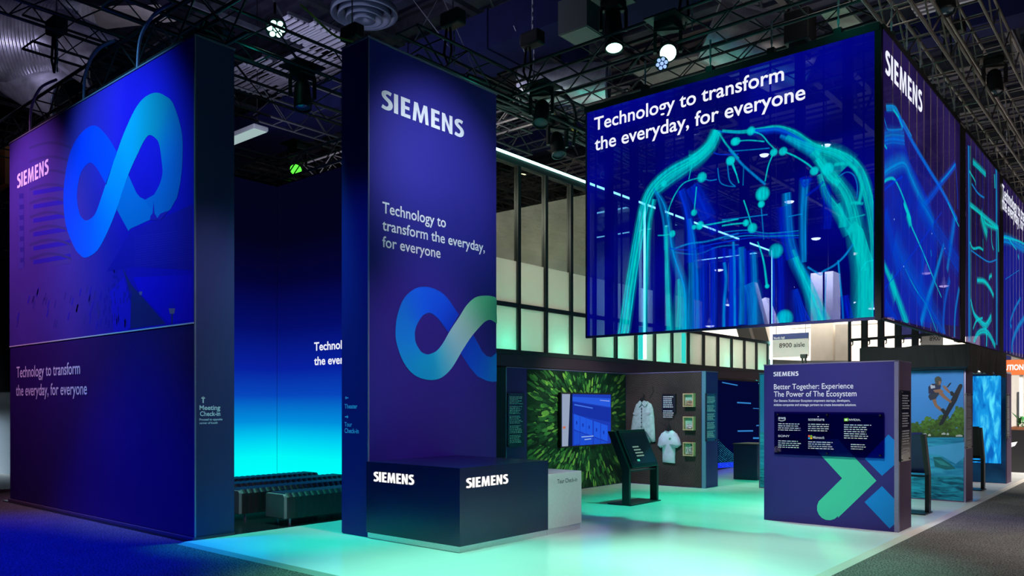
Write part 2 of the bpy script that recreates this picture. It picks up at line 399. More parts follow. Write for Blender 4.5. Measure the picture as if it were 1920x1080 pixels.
_HEAVY = [(*_s_glyph(), 0.0), (*_bars([R_(0, .215, 0, 1)]), .64), (*_E, 1.0), (*_M, 1.62), (*_E, 2.64), (*_N, 3.26), (*_s_glyph(), 4.00)]
def siemens(mb, plane, c, u0, u1, vt, vb, depth=0.0):
    """the heavy brand word, one glyph after another, fitted between two survey columns"""
    fn = PX if plane == 'X' else PY; k = 1 if plane == 'X' else 0
    a = fn(u0, vb, c); t = fn(u0, vt, c); b = fn(u1, vb, c)
    h0 = a[k]; sx = (b[k] - a[k]) / 4.55; z0 = a.z; sz = t.z - a.z
    def P(q, off, d):
        x = h0 + (q[0] + off) * sx; z = z0 + q[1] * sz
        return (c + d, x, z) if plane == 'X' else (x, c - d, z)
    for v, f, off in _HEAVY:
        def area(p): return sum(v[p[i]][0] * v[p[(i + 1) % len(p)]][1] - v[p[(i + 1) % len(p)]][0] * v[p[i]][1] for i in range(len(p)))
        f2 = [p if area(p) > 0 else p[::-1] for p in f]
        if not depth: mb.add([P(q, off, 0) for q in v], f2)
        else:
            n = len(v); es = {(p[i], p[(i + 1) % len(p)]) for p in f2 for i in range(len(p))}
            mb.add([P(q, off, 0) for q in v] + [P(q, off, depth) for q in v], [tuple(i + n for i in p) for p in f2] + [(x, y, y + n, x + n) for (x, y) in es if (y, x) not in es])
def scribble(mb, plane, c, h0, h1, z1, rows, pitch, th, col=(1, 1, 1), ragged=.25, seed=1):
    """rows of very small unreadable text: each row is broken into word-length bars"""
    rnd = random.Random(seed)
    for i in range(rows):
        if i == 0 or (rows > 8 and i % 7 == 6): mb.mark()
        if rows > 8 and i % 7 == 6: continue
        end = h0 + (h1 - h0) * (1 - rnd.random() * ragged); h = h0; z = z1 - i * pitch
        while h < end - .004:
            w = min(rnd.uniform(.02, .07) * (h1 - h0) / .35, end - h)
            q = [(h, z - th), (h + w, z - th), (h + w, z), (h, z)]
            mb.poly([(c, a, b) if plane == 'X' else (a, c, b) for a, b in q], col); h += w + .012 * (h1 - h0) / .35

# ================================================================== THE HALL
def carpet_mat():
    m, n, l, b = nodes_of('speckled_carpet')
    tc = n.new('ShaderNodeTexCoord'); t = n.new('ShaderNodeTexNoise'); t.inputs['Scale'].default_value = 55; t.inputs['Detail'].default_value = 4
    t2 = n.new('ShaderNodeTexNoise'); t2.inputs['Scale'].default_value = 3.0
    l.new(tc.outputs['Object'], t.inputs['Vector']); l.new(tc.outputs['Object'], t2.inputs['Vector'])
    r = n.new('ShaderNodeValToRGB'); r.color_ramp.elements[0].position = .36; r.color_ramp.elements[1].position = .66
    r.color_ramp.elements[0].color = (.035, .033, .033, 1); r.color_ramp.elements[1].color = (.30, .285, .27, 1)
    l.new(t.outputs['Fac'], r.inputs[0])
    mx = n.new('ShaderNodeMixRGB'); mx.blend_type = 'MULTIPLY'; mx.inputs[0].default_value = .35
    l.new(r.outputs[0], mx.inputs[1]); l.new(t2.outputs['Fac'], mx.inputs[2]); l.new(mx.outputs[0], b.inputs['Base Color'])
    setp(b, 'Roughness', .95); setp(b, 'Specular IOR Level', .1)
    bp = n.new('ShaderNodeBump'); bp.inputs['Strength'].default_value = .6; bp.inputs['Distance'].default_value = .01
    l.new(t.outputs['Fac'], bp.inputs['Height']); l.new(bp.outputs[0], b.inputs['Normal'])
    return m
struct('floor', MB().box(-45, 22, -12, 60, -0.3, -0.02), carpet_mat())
# roof deck with ribs along X
rb = MB(); ZR = 12.6
ys = [-12 + .3 * i for i in range(241)]
for i in range(0, 240, 2):
    y0, y1 = ys[i], ys[i + 1]; y2 = ys[i + 2] if i + 2 < len(ys) else ys[-1]
    rb.box(-45, 22, y0, y1, ZR - .12, ZR + .1); rb.box(-45, 22, y1, y2, ZR, ZR + .1)
struct('ceiling', rb, M['deck'])
struct('wall_back', MB().box(-45, 22, 48.1, 48.3, 0, ZR), M['navy_duct'])
struct('trim_1', MB().box(-45, -12.2, 48, 48.1, 0, 6.6), M['white_paint'])
struct('trim_2', MB().box(-12.2, -8.2, 48, 48.1, 0, 5.3), M['white_paint'])
struct('wall_left', MB().box(-45.3, -45, -12, 48.3, 0, ZR), M['navy_duct'])
struct('wall_right', MB().box(22, 22.3, -12, 48.3, 0, ZR), M['navy_duct'])

# ================================================================== THE BOOTH FLOOR
def glossy_floor():
    m, n, l, b = nodes_of('glossy_white_floor')
    setp(b, 'Base Color', (.80, .82, .80, 1)); setp(b, 'Roughness', .16); setp(b, 'Specular IOR Level', .32)
    tc = n.new('ShaderNodeTexCoord'); mp = n.new('ShaderNodeMapping'); mp.inputs['Scale'].default_value = (.25, 1.6, 1)
    mp.inputs['Rotation'].default_value = (0, 0, .75)
    t = n.new('ShaderNodeTexNoise'); t.inputs['Scale'].default_value = 1.5; t.inputs['Detail'].default_value = 3
    l.new(tc.outputs['Object'], mp.inputs[0]); l.new(mp.outputs[0], t.inputs['Vector'])
    mr = n.new('ShaderNodeMapRange'); mr.inputs[3].default_value = .08; mr.inputs[4].default_value = .24
    l.new(t.outputs['Fac'], mr.inputs[0]); l.new(mr.outputs[0], b.inputs['Roughness'])
    bp = n.new('ShaderNodeBump'); bp.inputs['Strength'].default_value = .10; bp.inputs['Distance'].default_value = .004
    l.new(t.outputs['Fac'], bp.inputs['Height']); l.new(bp.outputs[0], b.inputs['Normal'])
    return m
M['floor'] = glossy_floor()
pf = thing('booth_floor', 'glossy white raised booth floor washed in teal light', 'floor', (-6, 12, 0))
XE, YE = -2.80, 4.93
MB().box(-9.45, XE, YE, 27, -.019, 0).build('floor_panel', M['floor'], pf)
M['dark_floor'] = mat('dark_theatre_floor', (.012, .014, .016), .22)
df = MB().box(-16.0, -9.45, YE + .05, 10.2, -.019, 0).build('theatre_floor', M['dark_floor'])
tag(df, 'dark glossy theatre floor under the black benches', 'floor')
ed = MB()
ed.prism([(-9.45, YE, 0), (-9.45, YE - .10, -.019), (-9.45, YE, -.019)], (XE + .10 + 9.45, 0, 0))
ed.build('floor_edge_ramp', mat('ramp_edge', (.30, .36, .34), .5), pf)
ed = MB(); ed.prism([(XE, YE, 0), (XE, YE, -.019), (XE + .10, YE, -.019)], (0, 22, 0))
ed.build('floor_edge_ramp', mat('ramp_edge_side', (.62, .58, .52), .5), pf)

# ================================================================== PRINT MATERIALS
def panel_print(name, base, noise=.10):
    return mat(name, base, .55, 0, .35, noise=noise, scale=.5)
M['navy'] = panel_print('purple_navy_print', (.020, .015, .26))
M['navy_left'] = panel_print('purple_print', (.026, .003, .12))
M['slate'] = panel_print('slate_blue_print', (.040, .040, .15))
M['plum'] = panel_print('plum_side_print', (.105, .065, .13))

def city_mat():
    """city view print: violet on the left, blue on the right, with faint building courses"""
    m, n, l, b = nodes_of('city_view_print')
    tc = n.new('ShaderNodeTexCoord'); sp = n.new('ShaderNodeSeparateXYZ'); l.new(tc.outputs['Object'], sp.inputs[0])
    mr = n.new('ShaderNodeMapRange'); mr.inputs[1].default_value = -15.9; mr.inputs[2].default_value = -9.5
    l.new(sp.outputs[0], mr.inputs[0])
    r = n.new('ShaderNodeValToRGB'); e = r.color_ramp.elements
    e[0].position = .0; e[0].color = (.075, .035, .30, 1); e[1].position = 1; e[1].color = (.010, .003, .55, 1)
    x = e.new(.45); x.color = (.070, .028, .34, 1); x = e.new(.72); x.color = (.022, .006, .42, 1)
    l.new(mr.outputs[0], r.inputs[0])
    t = n.new('ShaderNodeTexNoise'); t.inputs['Scale'].default_value = .8; t.inputs['Detail'].default_value = 5
    l.new(tc.outputs['Object'], t.inputs['Vector'])
    mx = n.new('ShaderNodeMixRGB'); mx.blend_type = 'MULTIPLY'; mx.inputs[0].default_value = .5
    r2 = n.new('ShaderNodeValToRGB'); r2.color_ramp.elements[0].position = .3; r2.color_ramp.elements[1].position = .7
    r2.color_ramp.elements[0].color = (.6, .6, .65, 1)
    l.new(t.outputs['Fac'], r2.inputs[0]); l.new(r.outputs[0], mx.inputs[1]); l.new(r2.outputs[0], mx.inputs[2])
    l.new(mx.outputs[0], b.inputs['Base Color']); setp(b, 'Roughness', .7); setp(b, 'Specular IOR Level', .06)
    return m

HB = 6.33          # height of the tall booth panels
# ------------------------------------------------------------------ left graphic wall
YL = 5.06; XL0, XL1 = -15.90, -9.45
lw = thing('graphic_wall', 'tall purple wall panel with blue infinity loop above city view print', 'wall panel', (-12.6, 5.3, 0))
bevel(MB().box(XL0, XL1, YL, 5.60, .03, HB - .02).build('panel_body', M['navy_left'], lw), .012)
MB().box(XL0 - .01, XL1 + .012, YL - .012, 5.61, HB - .02, HB).build('top_trim', M['alu_edge'], lw)
MB().box(XL0, XL1 + .02, YL - .03, 5.60, 0, .03).build('base_trim', M['plum'], lw)
MB().box(XL1 - .014, XL1 + .004, YL - .004, YL + .014, .03, HB - .02).build('corner_trim', M['alu_edge'], lw)
MB().box(XL1, XL1 + .004, YL + .014, 5.598, .03, HB - .025).build('side_skin', M['slate'], lw)
zl = PY(190, 627.6, YL).z
MB().box(XL0, XL1 - .02, YL - .005, YL, zl, HB - .03).build('city_graphic', city_mat(), lw)
MB().box(XL0, XL1 - .02, YL - .010, YL - .001, zl - .012, zl + .006).build('divider_trim', mat('pale_divider', (.62, .55, .70), .4), lw)
def L1(x, y, d=.008):      # point from the enlarged photograph (x/3, y/3) on the left wall
    p = PY(x / 3, y / 3, YL); p.y = YL - d; return p
cg = MB()
# drum shaped office building with dark floor bands
def dpoly(pts, col, d): cg.poly([L1(x, y, d) for x, y in pts], col)
BK = (.046, .027, .21); BK2 = (.034, .022, .20); BL = (.028, .012, .40)
dpoly([(165, 800), (195, 760), (260, 740), (330, 742), (385, 775), (402, 800), (402, 1480), (300, 1500), (165, 1420)], (.062, .030, .28), .0056)
for i in range(9):
    y = 800 + i * 78
    a = [(168 + 6 * k, y + 26 - 30 * math.sin(PI * min(1, k / 40)) + i * 1.5 * 0) for k in range(40)]
    dpoly(a + [(x, yy + 15) for x, yy in a[::-1]], BK, .0060)
    if i > 2:
        dpoly([(190, y + 40), (400, y + 2), (400, y + 30), (190, y + 64)], BL, .0058)
for i in range(7): dpoly([(105, 1120 + 60 * i), (135, 1116 + 60 * i), (135, 1150 + 60 * i), (105, 1154 + 60 * i)], (.055, .03, .30), .0058)
dpoly([(110, 1090), (135, 1088), (140, 1500), (118, 1520)], (.03, .016, .24), .0057)
# terrace, river and quay
dpoly([(600, 1530), (740, 1300), (860, 1250), (1085, 1150), (1085, 1520), (760, 1500)], (.018, .006, .33), .0056)
for i in range(14):
    dpoly([(760 + 0 * i, 1330 + 13 * i), (1085, 1290 + 13 * i), (1085, 1294 + 13 * i), (760, 1334 + 13 * i)], (.030, .010, .36), .0058)
dpoly([(640, 1840), (620, 1640), (700, 1560), (735, 1700), (740, 1835), (720, 1858), (640, 1868)], (.024, .008, .52), .0056)
dpoly([(690, 1500), (740, 1600), (935, 1822), (735, 1850), (740, 1700), (720, 1600)], (.022, .016, .16), .0058)
dpoly([(750, 1560), (1085, 1545), (1085, 1800), (950, 1818), (790, 1650)], (.014, .003, .58), .0056)
rr = random.Random(3)
for i in range(70):
    x = rr.uniform(480, 740); y = rr.uniform(1500, 1800); h = 14 + (y - 1480) * .10
    if x < 620 - (y - 1500) * .2: continue
    dpoly([(x, y), (x + 4, y), (x + 6, y + h * .4), (x + 4, y + h), (x, y + h)], (.020, .008, .30), .0062)
for i in range(40):
    x = rr.uniform(90, 600); y = rr.uniform(1640, 1850)
    dpoly([(x, y), (x + 10, y - 40), (x + 16, y - 36), (x + 6, y + 10)], BL if i % 2 else (.045, .02, .27), .0060)
# street lamp
dpoly([(952, 1735), (988, 1735), (982, 1765), (958, 1765)], (.20, .10, .24), .0064); dpoly([(948, 1735), (958, 1705), (970, 1693), (982, 1705), (992, 1735)], (.012, .006, .5), .0064)
dpoly([(964, 1765), (976, 1765), (974, 1824), (966, 1824)], (.03, .02, .2), .0064)
dpoly([(785, 1640), (803, 1640), (800, 1660), (788, 1660)], (.16, .08, .3), .0064)
cg.build('city_picture', M['vcol_matte'], lw)
inf = MB()
prs = [((660, 855), (600, 1040)), ((600, 760), (550, 950)), ((530, 706), (510, 915)), ((450, 760), (470, 950)), ((390, 880), (447, 1010)), ((360, 1080), (436, 1110)), ((372, 1260), (450, 1200)),
       ((420, 1390), (470, 1232)), ((452, 1432), (490, 1241)), ((485, 1450), (520, 1225)), ((550, 1410), (545, 1190)), ((610, 1300), (580, 1090)), ((660, 1175), (610, 1000)), ((690, 1080), (660, 860)), ((730, 970), (700, 750)),
       ((780, 860), (760, 620)), ((815, 790), (815, 550)), ((845, 760), (880, 522)), ((880, 780), (940, 545)), ((900, 820), (980, 590)), ((915, 930), (1025, 740)), ((916, 980), (1030, 880)), ((900, 1040), (1020, 1010)), ((870, 1095), (1000, 1110))]
bl = [(0, .07, .85), (0, .06, .86), (0, .06, .90), (0, .06, .95), (0, .065, .98), (0, .07, 1), (0, .08, 1), (0, .10, 1), (0, .115, 1), (0, .13, 1), (0, .17, 1), (0, .22, .92), (0, .27, .86), (0, .29, .80), (0, .32, .66), (0, .31, .54), (0, .29, .46), (0, .27, .42), (0, .25, .44), (0, .21, .50), (0, .16, .60), (0, .14, .60), (0, .14, .60), (0, .14, .58)]
k = .80
inf.strip([(L1(*a, d=.0075), L1(*b, d=.0075)) for a, b in prs], [(c[0], c[1] * k, c[2] * k) for c in bl], 4)
pr2 = [((870, 1095), (1000, 1110)), ((820, 1124), (960, 1180)), ((790, 1110), (890, 1225)), ((770, 1085), (850, 1235)), ((745, 1030), (740, 1285)), ((725, 985), (725, 1300)), ((690, 1075), (660, 1180))]
inf.strip([(L1(*a, d=.0070), L1(*b, d=.0070)) for a, b in pr2], [(0, .14 * k, .58 * k)] * 2 + [(0, .16 * k, .60 * k)] * 5)
inf.build('infinity_loop', M['vcol_matte'], lw)
sk = MB()
for p in ([(846, 1240), (850, 1215), (862, 1200), (867, 1135), (872, 1200), (884, 1218), (886, 1240)], [(885, 1232), (905, 1203), (940, 1188), (945, 1195), (905, 1240)]):
    sk.poly([L1(x, y, .0085) for x, y in p], (.030, .010, .34))
sk.build('skyline_silhouette', M['vcol_matte'], lw)
tx = MB()
siemens(tx, 'Y', YL - .009, 32, 91, 327, 354)
tx.build('brand_lettering', M['lilac_print'], lw)
tx = MB()
write_px(tx, 'Technology to transform', 'Y', YL - .005, 31, 150, 688, 708, .008)
write_px(tx, 'the everyday, for everyone', 'Y', YL - .005, 30, 163, 722, 742, .008)
tx.build('slogan_lettering', M['lilac_print'], lw)
tx = MB(); Xs = XL1 + .006
write_px(tx, 'Meeting', 'X', Xs, 374, 413, 760, 768.6, .02)
write_px(tx, 'Check-in', 'X', Xs, 375, 413, 771.5, 780, .02)
write_px(tx, 'Proceed to opposite', 'X', Xs, 374, 417, 784.6, 788.6, .02)
write_px(tx, 'corner of booth', 'X', Xs, 374, 408, 791.3, 795, .02)
def arrow(mb, plane, c, cx, cz, r, ang, w=.018):
    """arrow of three bars, pointing at ang in the panel plane"""
    def T(a, b):
        x = cx + a * math.cos(ang) - b * math.sin(ang); z = cz + a * math.sin(ang) + b * math.cos(ang)
        return (c, x, z) if plane == 'X' else (x, c, z)
    q = r * .62; mb.mark()
    mb.poly([T(-r, -w), T(r - w, -w), T(r - w, w), T(-r, w)])
    for s in (-1, 1):
        v = [T(r, 0), T(r - 2.6 * w, 0), T(r - q - 1.3 * w, s * (q - 1.3 * w)), T(r - q, s * q)]
        mb.poly(v if s > 0 else v[::-1])
p = PX(381, 749, Xs); arrow(tx, 'X', Xs, p.y, p.z, .045, PI / 2, .008)
tx.build('wayfinding_lettering', M['white_print'], lw)

# ------------------------------------------------------------------ centre tower
XT = -7.95; YT0, YT1 = 6.59, 9.07
tw = thing('sign_tower', 'tall purple tower with infinity loop behind the reception desk', 'sign tower', (-8.22, 7.8, 0))
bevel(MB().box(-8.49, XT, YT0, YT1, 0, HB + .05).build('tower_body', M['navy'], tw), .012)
MB().box(-8.50, XT + .012, YT0 - .012, YT1 + .01, HB + .05, HB + .07).build('top_trim', M['alu_edge'], tw)
MB().box(XT - .012, XT + .004, YT0 - .004, YT0 + .012, 0, HB + .05).build('corner_trim', M['alu_edge'], tw)
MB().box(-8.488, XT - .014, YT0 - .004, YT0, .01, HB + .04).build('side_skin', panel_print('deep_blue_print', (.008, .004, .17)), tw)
def T1(x, y, d=.005):
    p = PX(640 + x / 3, 360 + y / 3, XT); p.x = XT + d; p.y = min(p.y, YT1 - .004); return p
lp = MB()
pr = [((660, 690), (600, 790)), ((590, 590), (550, 720)), ((530, 548), (510, 685)), ((470, 533), (485, 681)), ((410, 545), (455, 697)), ((350, 600), (427, 740)), ((315, 690), (415, 775)), ((303, 780), (412, 800)), ((312, 860), (418, 848)),
      ((350, 960), (445, 895)), ((410, 1030), (470, 910)), ((490, 1057), (495, 912)), ((560, 1045), (535, 893)), ((620, 990), (570, 850)), ((680, 890), (610, 780)), ((735, 808), (660, 705)), ((790, 745), (705, 635)), ((815, 725), (755, 592)), ((840, 720), (815, 583)), ((878, 740), (860, 590)), ((879, 741), (879, 602))]
cc = [(0, .05, .62), (0, .09, .80), (0, .11, .84), (0, .13, .88), (0, .16, .90), (0, .22, .86), (0, .28, .84), (0, .31, .84), (0, .35, .84), (0, .42, .80), (0, .48, .76), (0, .52, .74), (.02, .62, .74), (.10, .76, .74), (.24, .86, .72), (.30, .86, .62), (.24, .82, .50), (.20, .76, .42), (.17, .70, .38), (.14, .62, .36), (.14, .6, .36)]
lp.strip([(T1(*a), T1(*b)) for a, b in pr], cc, 4)
pr = [((740, 800), (668, 905)), ((790, 895), (720, 985)), ((815, 922), (765, 1037)), ((840, 930), (820, 1063)), ((879, 905), (850, 1068)), ((879, 904), (879, 1066))]
lp.strip([(T1(*a, d=.004), T1(*b, d=.004)) for a, b in pr], [(0, .06, .60), (0, .10, .70), (0, .14, .74), (0, .20, .76), (0, .26, .76), (0, .26, .76)])
lp.build('infinity_loop', M['vcol'], tw)
tx = MB(); c = XT + .006
siemens(tx, 'X', c, 715, 869, 166, 203)
tx.build('brand_lettering', M['white_print'], tw)
tx = MB()
write_px(tx, 'Technology to', 'X', c, 717, 836, 378, 398.5, .012)
write_px(tx, 'transform the everyday,', 'X', c, 717, 909, 411, 431, .012)
write_px(tx, 'for everyone', 'X', c, 717, 826, 442.5, 462.5, .012)
tx.build('slogan_lettering', M['white_print'], tw)
tx = MB(); c = YT0 - .006
write_px(tx, 'Theater', 'Y', c, 646, 670, 757.7, 765.7, .015)
write_px(tx, 'Tour', 'Y', c, 646, 660, 791.5, 799.5, .015)
write_px(tx, 'Check-in', 'Y', c, 646, 672.5, 803, 811.5, .015)
p = PY(650, 746, c); arrow(tx, 'Y', c, p.x, p.z, .036, PI, .007)
p = PY(650, 781.5, c); arrow(tx, 'Y', c, p.x, p.z, .036, 0, .007)
tx.build('wayfinding_lettering', M['blue_print'], tw)

# ------------------------------------------------------------------ theatre: LED walls and benches
def led_grad():
    m = bpy.data.materials.new('theatre_screen_picture'); m.use_nodes = True; n = m.node_tree.nodes; l = m.node_tree.links; n.clear()
    tc = n.new('ShaderNodeTexCoord'); sp = n.new('ShaderNodeSeparateXYZ'); l.new(tc.outputs['Object'], sp.inputs[0])
    mr = n.new('ShaderNodeMapRange'); mr.inputs[1].default_value = .25; mr.inputs[2].default_value = 6.3; l.new(sp.outputs[2], mr.inputs[0])
    r = n.new('ShaderNodeValToRGB'); e = r.color_ramp.elements
    e[0].position = 0; e[0].color = (0, 1, .98, 1); e[1].position = 1; e[1].color = (.001, .001, .010, 1)
    for p_, c_ in ((.06, (0, .95, .95)), (.12, (0, .62, .90)), (.18, (0, .27, .72)), (.27, (.002, .06, .50)), (.36, (.002, .014, .34)), (.50, (.001, .004, .14)), (.66, (.001, .001, .035)), (.8, (.001, .001, .012))):
        x = e.new(p_); x.color = (*c_, 1)
    l.new(mr.outputs[0], r.inputs[0])
    em = n.new('ShaderNodeEmission'); em.inputs[1].default_value = 1.0; o = n.new('ShaderNodeOutputMaterial')
    l.new(r.outputs[0], em.inputs[0]); l.new(em.outputs[0], o.inputs[0]); return m
M['led_grad'] = led_grad()
XC, YC = -14.6, 9.64
t = thing('led_wall', 'left screen of the dark theatre glowing cyan at its foot beside the purple wall', 'screen', (XC, 7.6, 0))
MB().box(XC - .25, XC - .006, 5.62, YC, 0, 6.3).build('screen_frame', M['black'], t)
MB().box(XC - .006, XC, 5.64, YC - .004, .15, 6.28).build('screen', M['led_grad'], t)
t = thing('led_wall', 'rear theatre screen with white slogan cut off by the sign tower', 'screen', (-11.3, YC, 0))
MB().box(XC, -8.7, YC + .006, YC + .25, 0, 6.3).build('screen_frame', M['black'], t)
MB().box(XC + .004, -8.72, YC, YC + .006, .15, 6.28).build('screen', M['led_grad'], t)
tx = MB(); a = PY(589, 657.5, YC - .004); b = PY(640, 657.5, YC - .004); zt = PY(589, 642.5, YC - .004).z
write(tx, 'Technology to transform', 'Y', YC - .004, a.x, a.x + (b.x - a.x) / .315, a.z, zt - a.z, .02)
a = PY(589, 684.5, YC - .004); zt = PY(589, 669.5, YC - .004).z; b = PY(640, 684, YC - .004)
write(tx, 'the everyday, for everyone', 'Y', YC - .004, a.x, a.x + (b.x - a.x) / .288, a.z, zt - a.z, .02)
tx.build('slogan_lettering', M['white_px'], t)

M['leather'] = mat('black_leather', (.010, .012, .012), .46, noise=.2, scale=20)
M['leather_lit'] = mat('lit_bench_leather', (.17, .20, .19), .45)  # same black leather, paled: light on the bench end put into the colour
def bench(loc, label):
    t = thing('bench', label, 'bench', loc, 'black channelled benches in the theatre')
    x, y, z = loc; Ln = 2.35; w = .23
    e = MB(); e.prism([(x - w, y, .10), (x + w, y, .10), (x + w, y, .415), (x + w - .03, y, .445), (x - w + .03, y, .445), (x - w, y, .415)], (0, .05, 0))
    bevel(e.build('end_panel', M['leather_lit'], t), .01)
    b_ = MB(); n = 22; prof = [(-w, .10), (w, .10), (w, .40), (w - .05, .455), (-w + .05, .455), (-w, .40)]
    for i in range(n):
        y0 = y + .05 + (Ln - .05) * i / n; y1 = y + .05 + (Ln - .05) * (i + 1) / n; ym = (y0 + y1) / 2
        rings = []
        for yy, s_ in ((y0, .972), (y0 + .025, 1), (ym, 1.012), (y1 - .025, 1), (y1, .972)):
            rings.append([(x + q * s_, yy, .275 + (h - .275) * s_) for q, h in prof])
        vs = [p_ for r_ in rings for p_ in r_]; k_ = len(prof)
        fs = [(a_ * k_ + c_, a_ * k_ + (c_ + 1) % k_, (a_ + 1) * k_ + (c_ + 1) % k_, (a_ + 1) * k_ + c_) for a_ in range(4) for c_ in range(k_)]
        b_.add(vs, fs, smooth=False)
    b_.build('seat', M['leather'], t)
    for dx in (-.15, .15):
        for dy in (.14, Ln - .14):
            MB().tube([(x + dx, y + dy, 0), (x + dx, y + dy, .10)], .022, 10).build('leg', M['chain'], t)
    return t
b0 = bench((-9.78, 6.42, 0), 'nearest black channelled bench, its teal lit end by the white floor')
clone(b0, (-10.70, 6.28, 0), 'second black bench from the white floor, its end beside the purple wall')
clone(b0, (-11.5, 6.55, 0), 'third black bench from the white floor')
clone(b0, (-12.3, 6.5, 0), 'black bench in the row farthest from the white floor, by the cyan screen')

# ------------------------------------------------------------------ reception desk
M['desk'] = mat('glossy_dark_navy_laminate', (.002, .003, .055), .26, 0, .75)
dk = thing('reception_desk', 'dark glossy reception desk with lit white lettering in front of the tower', 'desk', (-7.1, 7.4, 0))
XD, YD, YD1 = -6.30, 6.55, 8.20
d = MB(); d.box(XT + .005, XD, YD, YD + .05, .075, .97); d.box(XD - .05, XD, YD + .05, YD1, .075, .97)
d.build('front_panel', M['desk'], dk)
MB().box(XT + .005, XD - .004, YD + .004, YD1, .955, .972).build('counter_top', M['desk'], dk)
MB().box(XT + .01, XD - .02, YD + .02, YD + .06, 0, .075).build('kick_plate', M['kick'], dk)
MB().box(XD - .06, XD - .02, YD + .06, YD1, 0, .075).build('kick_plate', M['kick'], dk)
tx = MB(); siemens(tx, 'Y', YD - .002, 701, 776, 884, 902.5, depth=.006)
tx.build('lit_lettering', M['white_lit'], dk)
tx = MB(); siemens(tx, 'X', XD + .002, 874, 952, 896.7, 915.7, depth=.006)
tx.build('lit_lettering', M['white_lit'], dk)
wc = thing('check_in_counter', 'low white counter joined to the right of the dark reception desk', 'counter', (-6.9, 8.6, 0))
bevel(MB().box(-6.95, XD - .006, YD1 + .003, 8.96, .075, .79).build('counter_body', M['white_lam'], wc), .006)
MB().box(-6.9, XD - .02, YD1 + .005, 8.94, 0, .075).build('kick_plate', M['kick'], wc)
tx = MB(); write_px(tx, 'Tour Check-in', 'X', XD - .004, 1045, 1082, 899, 907, .004)
tx.build('counter_lettering', M['black_print'], wc)

# ================================================================== RIGHT-HAND EXHIBITION BAYS
XF = -2.89                  # aisle line of the bay walls
M['bay_navy'] = panel_print('bay_navy_print', (.024, .018, .17))
YB = 11.37
bw = thing('exhibition_wall', 'low navy wall with green arrow emblem and partner plate at the aisle corner', 'exhibition wall', (-3.8, 11.7, 0))
bevel(MB().box(-4.73, XF - .012, YB, 12.02, 0, 2.27).build('wall_body', M['bay_navy'], bw), .006)
MB().box(XF - .012, XF, YB + .05, 12.02, 0, 2.27).build('end_skin', M['plum'], bw)
MB().box(XF - .05, XF + .004, YB - .004, YB + .05, 0, 2.28).build('corner_trim', M['alu_edge'], bw)
MB().box(-4.735, XF, YB - .004, 12.03, 2.27, 2.285).build('top_trim', M['alu_edge'], bw)
def B1(x, y, d=.003):
    p = PY(1420 + x / 3.273, 670 + y / 3.273, YB); p.y = YB - d; return p
em = MB(); G0 = (.055, .60, .36); G1 = (.09, .68, .40)
pts = [(495, 500), (590, 605), (731, 757), (495, 985)]
for i in range(9):
    a = PI / 2 * .45 + i * (PI * .95) / 8
    pts.append((440 + 74 * math.cos(a), 924 + 76 * math.sin(a)))
pts += [(383, 878), (520, 742), (395, 605), (305, 508)]
em.poly([B1(*p) for p in pts], G0)
em.build('green_arrow', M['vcol'], bw)
em = MB(); em.poly([B1(*p) for p in ((805, 473), (862, 528), (862, 642), (765, 727), (660, 622))], (0, .22, .62)); em.build('blue_chevron', M['vcol'], bw)
em = MB(); em.poly([B1(*p) for p in ((765, 790), (864, 892), (864, 1003), (812, 1050), (658, 888))], (0, .24, .64)); em.build('blue_chevron', M['vcol'], bw)
tx = MB(); c = YB - .005
siemens(tx, 'Y', c, 1450, 1497, 697.5, 705.7)
tx.build('brand_lettering', M['white_print'], bw)
tx = MB()
write_px(tx, 'Better Together: Experience', 'Y', c, 1451, 1600, 720.4, 730, .006)
write_px(tx, 'The Power of The Ecosystem', 'Y', c, 1451, 1606, 734, 743.8, .006)
tx.build('headline_lettering', M['white_print'], bw)
tx = MB()
write_px(tx, 'Our Siemens Xcelerator Ecosystem empowers startups, developers,', 'Y', c, 1451, 1594, 749.3, 753.4, .012)
write_px(tx, 'midsize companies and strategic partners to create innovative solutions.', 'Y', c, 1451, 1605.5, 756.8, 761, .012)
tx.build('caption_lettering', M['white_print'], bw)
# partner plate on stand-offs
pl = thing('partner_plate', 'glossy dark acrylic plate with partner logos on the navy corner wall', 'sign plate', (-4, YB - .03, 1.2))
a = PY(1451.6, 772, YB - .04); b = PY(1657.5, 860, YB - .04); YP = YB - .04
MB().box(a.x, b.x, YP, YP + .012, b.z + .0, a.z).build('plate', glass('dark_acrylic', (.30, .27, .66), .04, .02), pl)
for q in (a.x + .05, (a.x + b.x) / 2, b.x - .05):
    for z in (a.z - .04, b.z + .04):
        MB().tube([(q, YB, z), (q, YP - .006, z)], .012, 10).build('standoff', M['black_metal'], pl)
def PL(x, y): return PY(1420 + x / 3.273, 670 + y / 3.273, YP - .003)
c = YP - .002
def plate_text(body, x0, x1, vt, vb, bold, m, nm):
    q = MB(); write_px(q, body, 'Y', c, 1420 + x0 / 3.273, 1420 + x1 / 3.273, 670 + vt / 3.273, 670 + vb / 3.273, bold); q.build(nm, m, pl)
M['plate_white'] = mat('white_ink', (.60, .62, .66), .5)
plate_text('aws', 128, 174, 361, 379, .02, M['plate_white'], 'logo_lettering')
q = MB(); q.strip([(PL(128 + 46 * i / 8, 383 + 6 * math.sin(PI * i / 8) - i * .3), PL(128 + 46 * i / 8, 386 + 8 * math.sin(PI * i / 8) - i * .3)) for i in range(9)], [(1, 1, 1)] * 9); q.build('smile_mark', M['plate_white'], pl)
plate_text('accenture', 312, 411, 370, 388, .015, M['plate_white'], 'logo_lettering')
q = MB(); q.poly([PL(370, 360), PL(380, 364), PL(370, 368)]); q.build('caret_mark', M['plate_white'], pl)
plate_text('NVIDIA.', 562, 634, 377, 389, .02, M['plate_white'], 'logo_lettering')
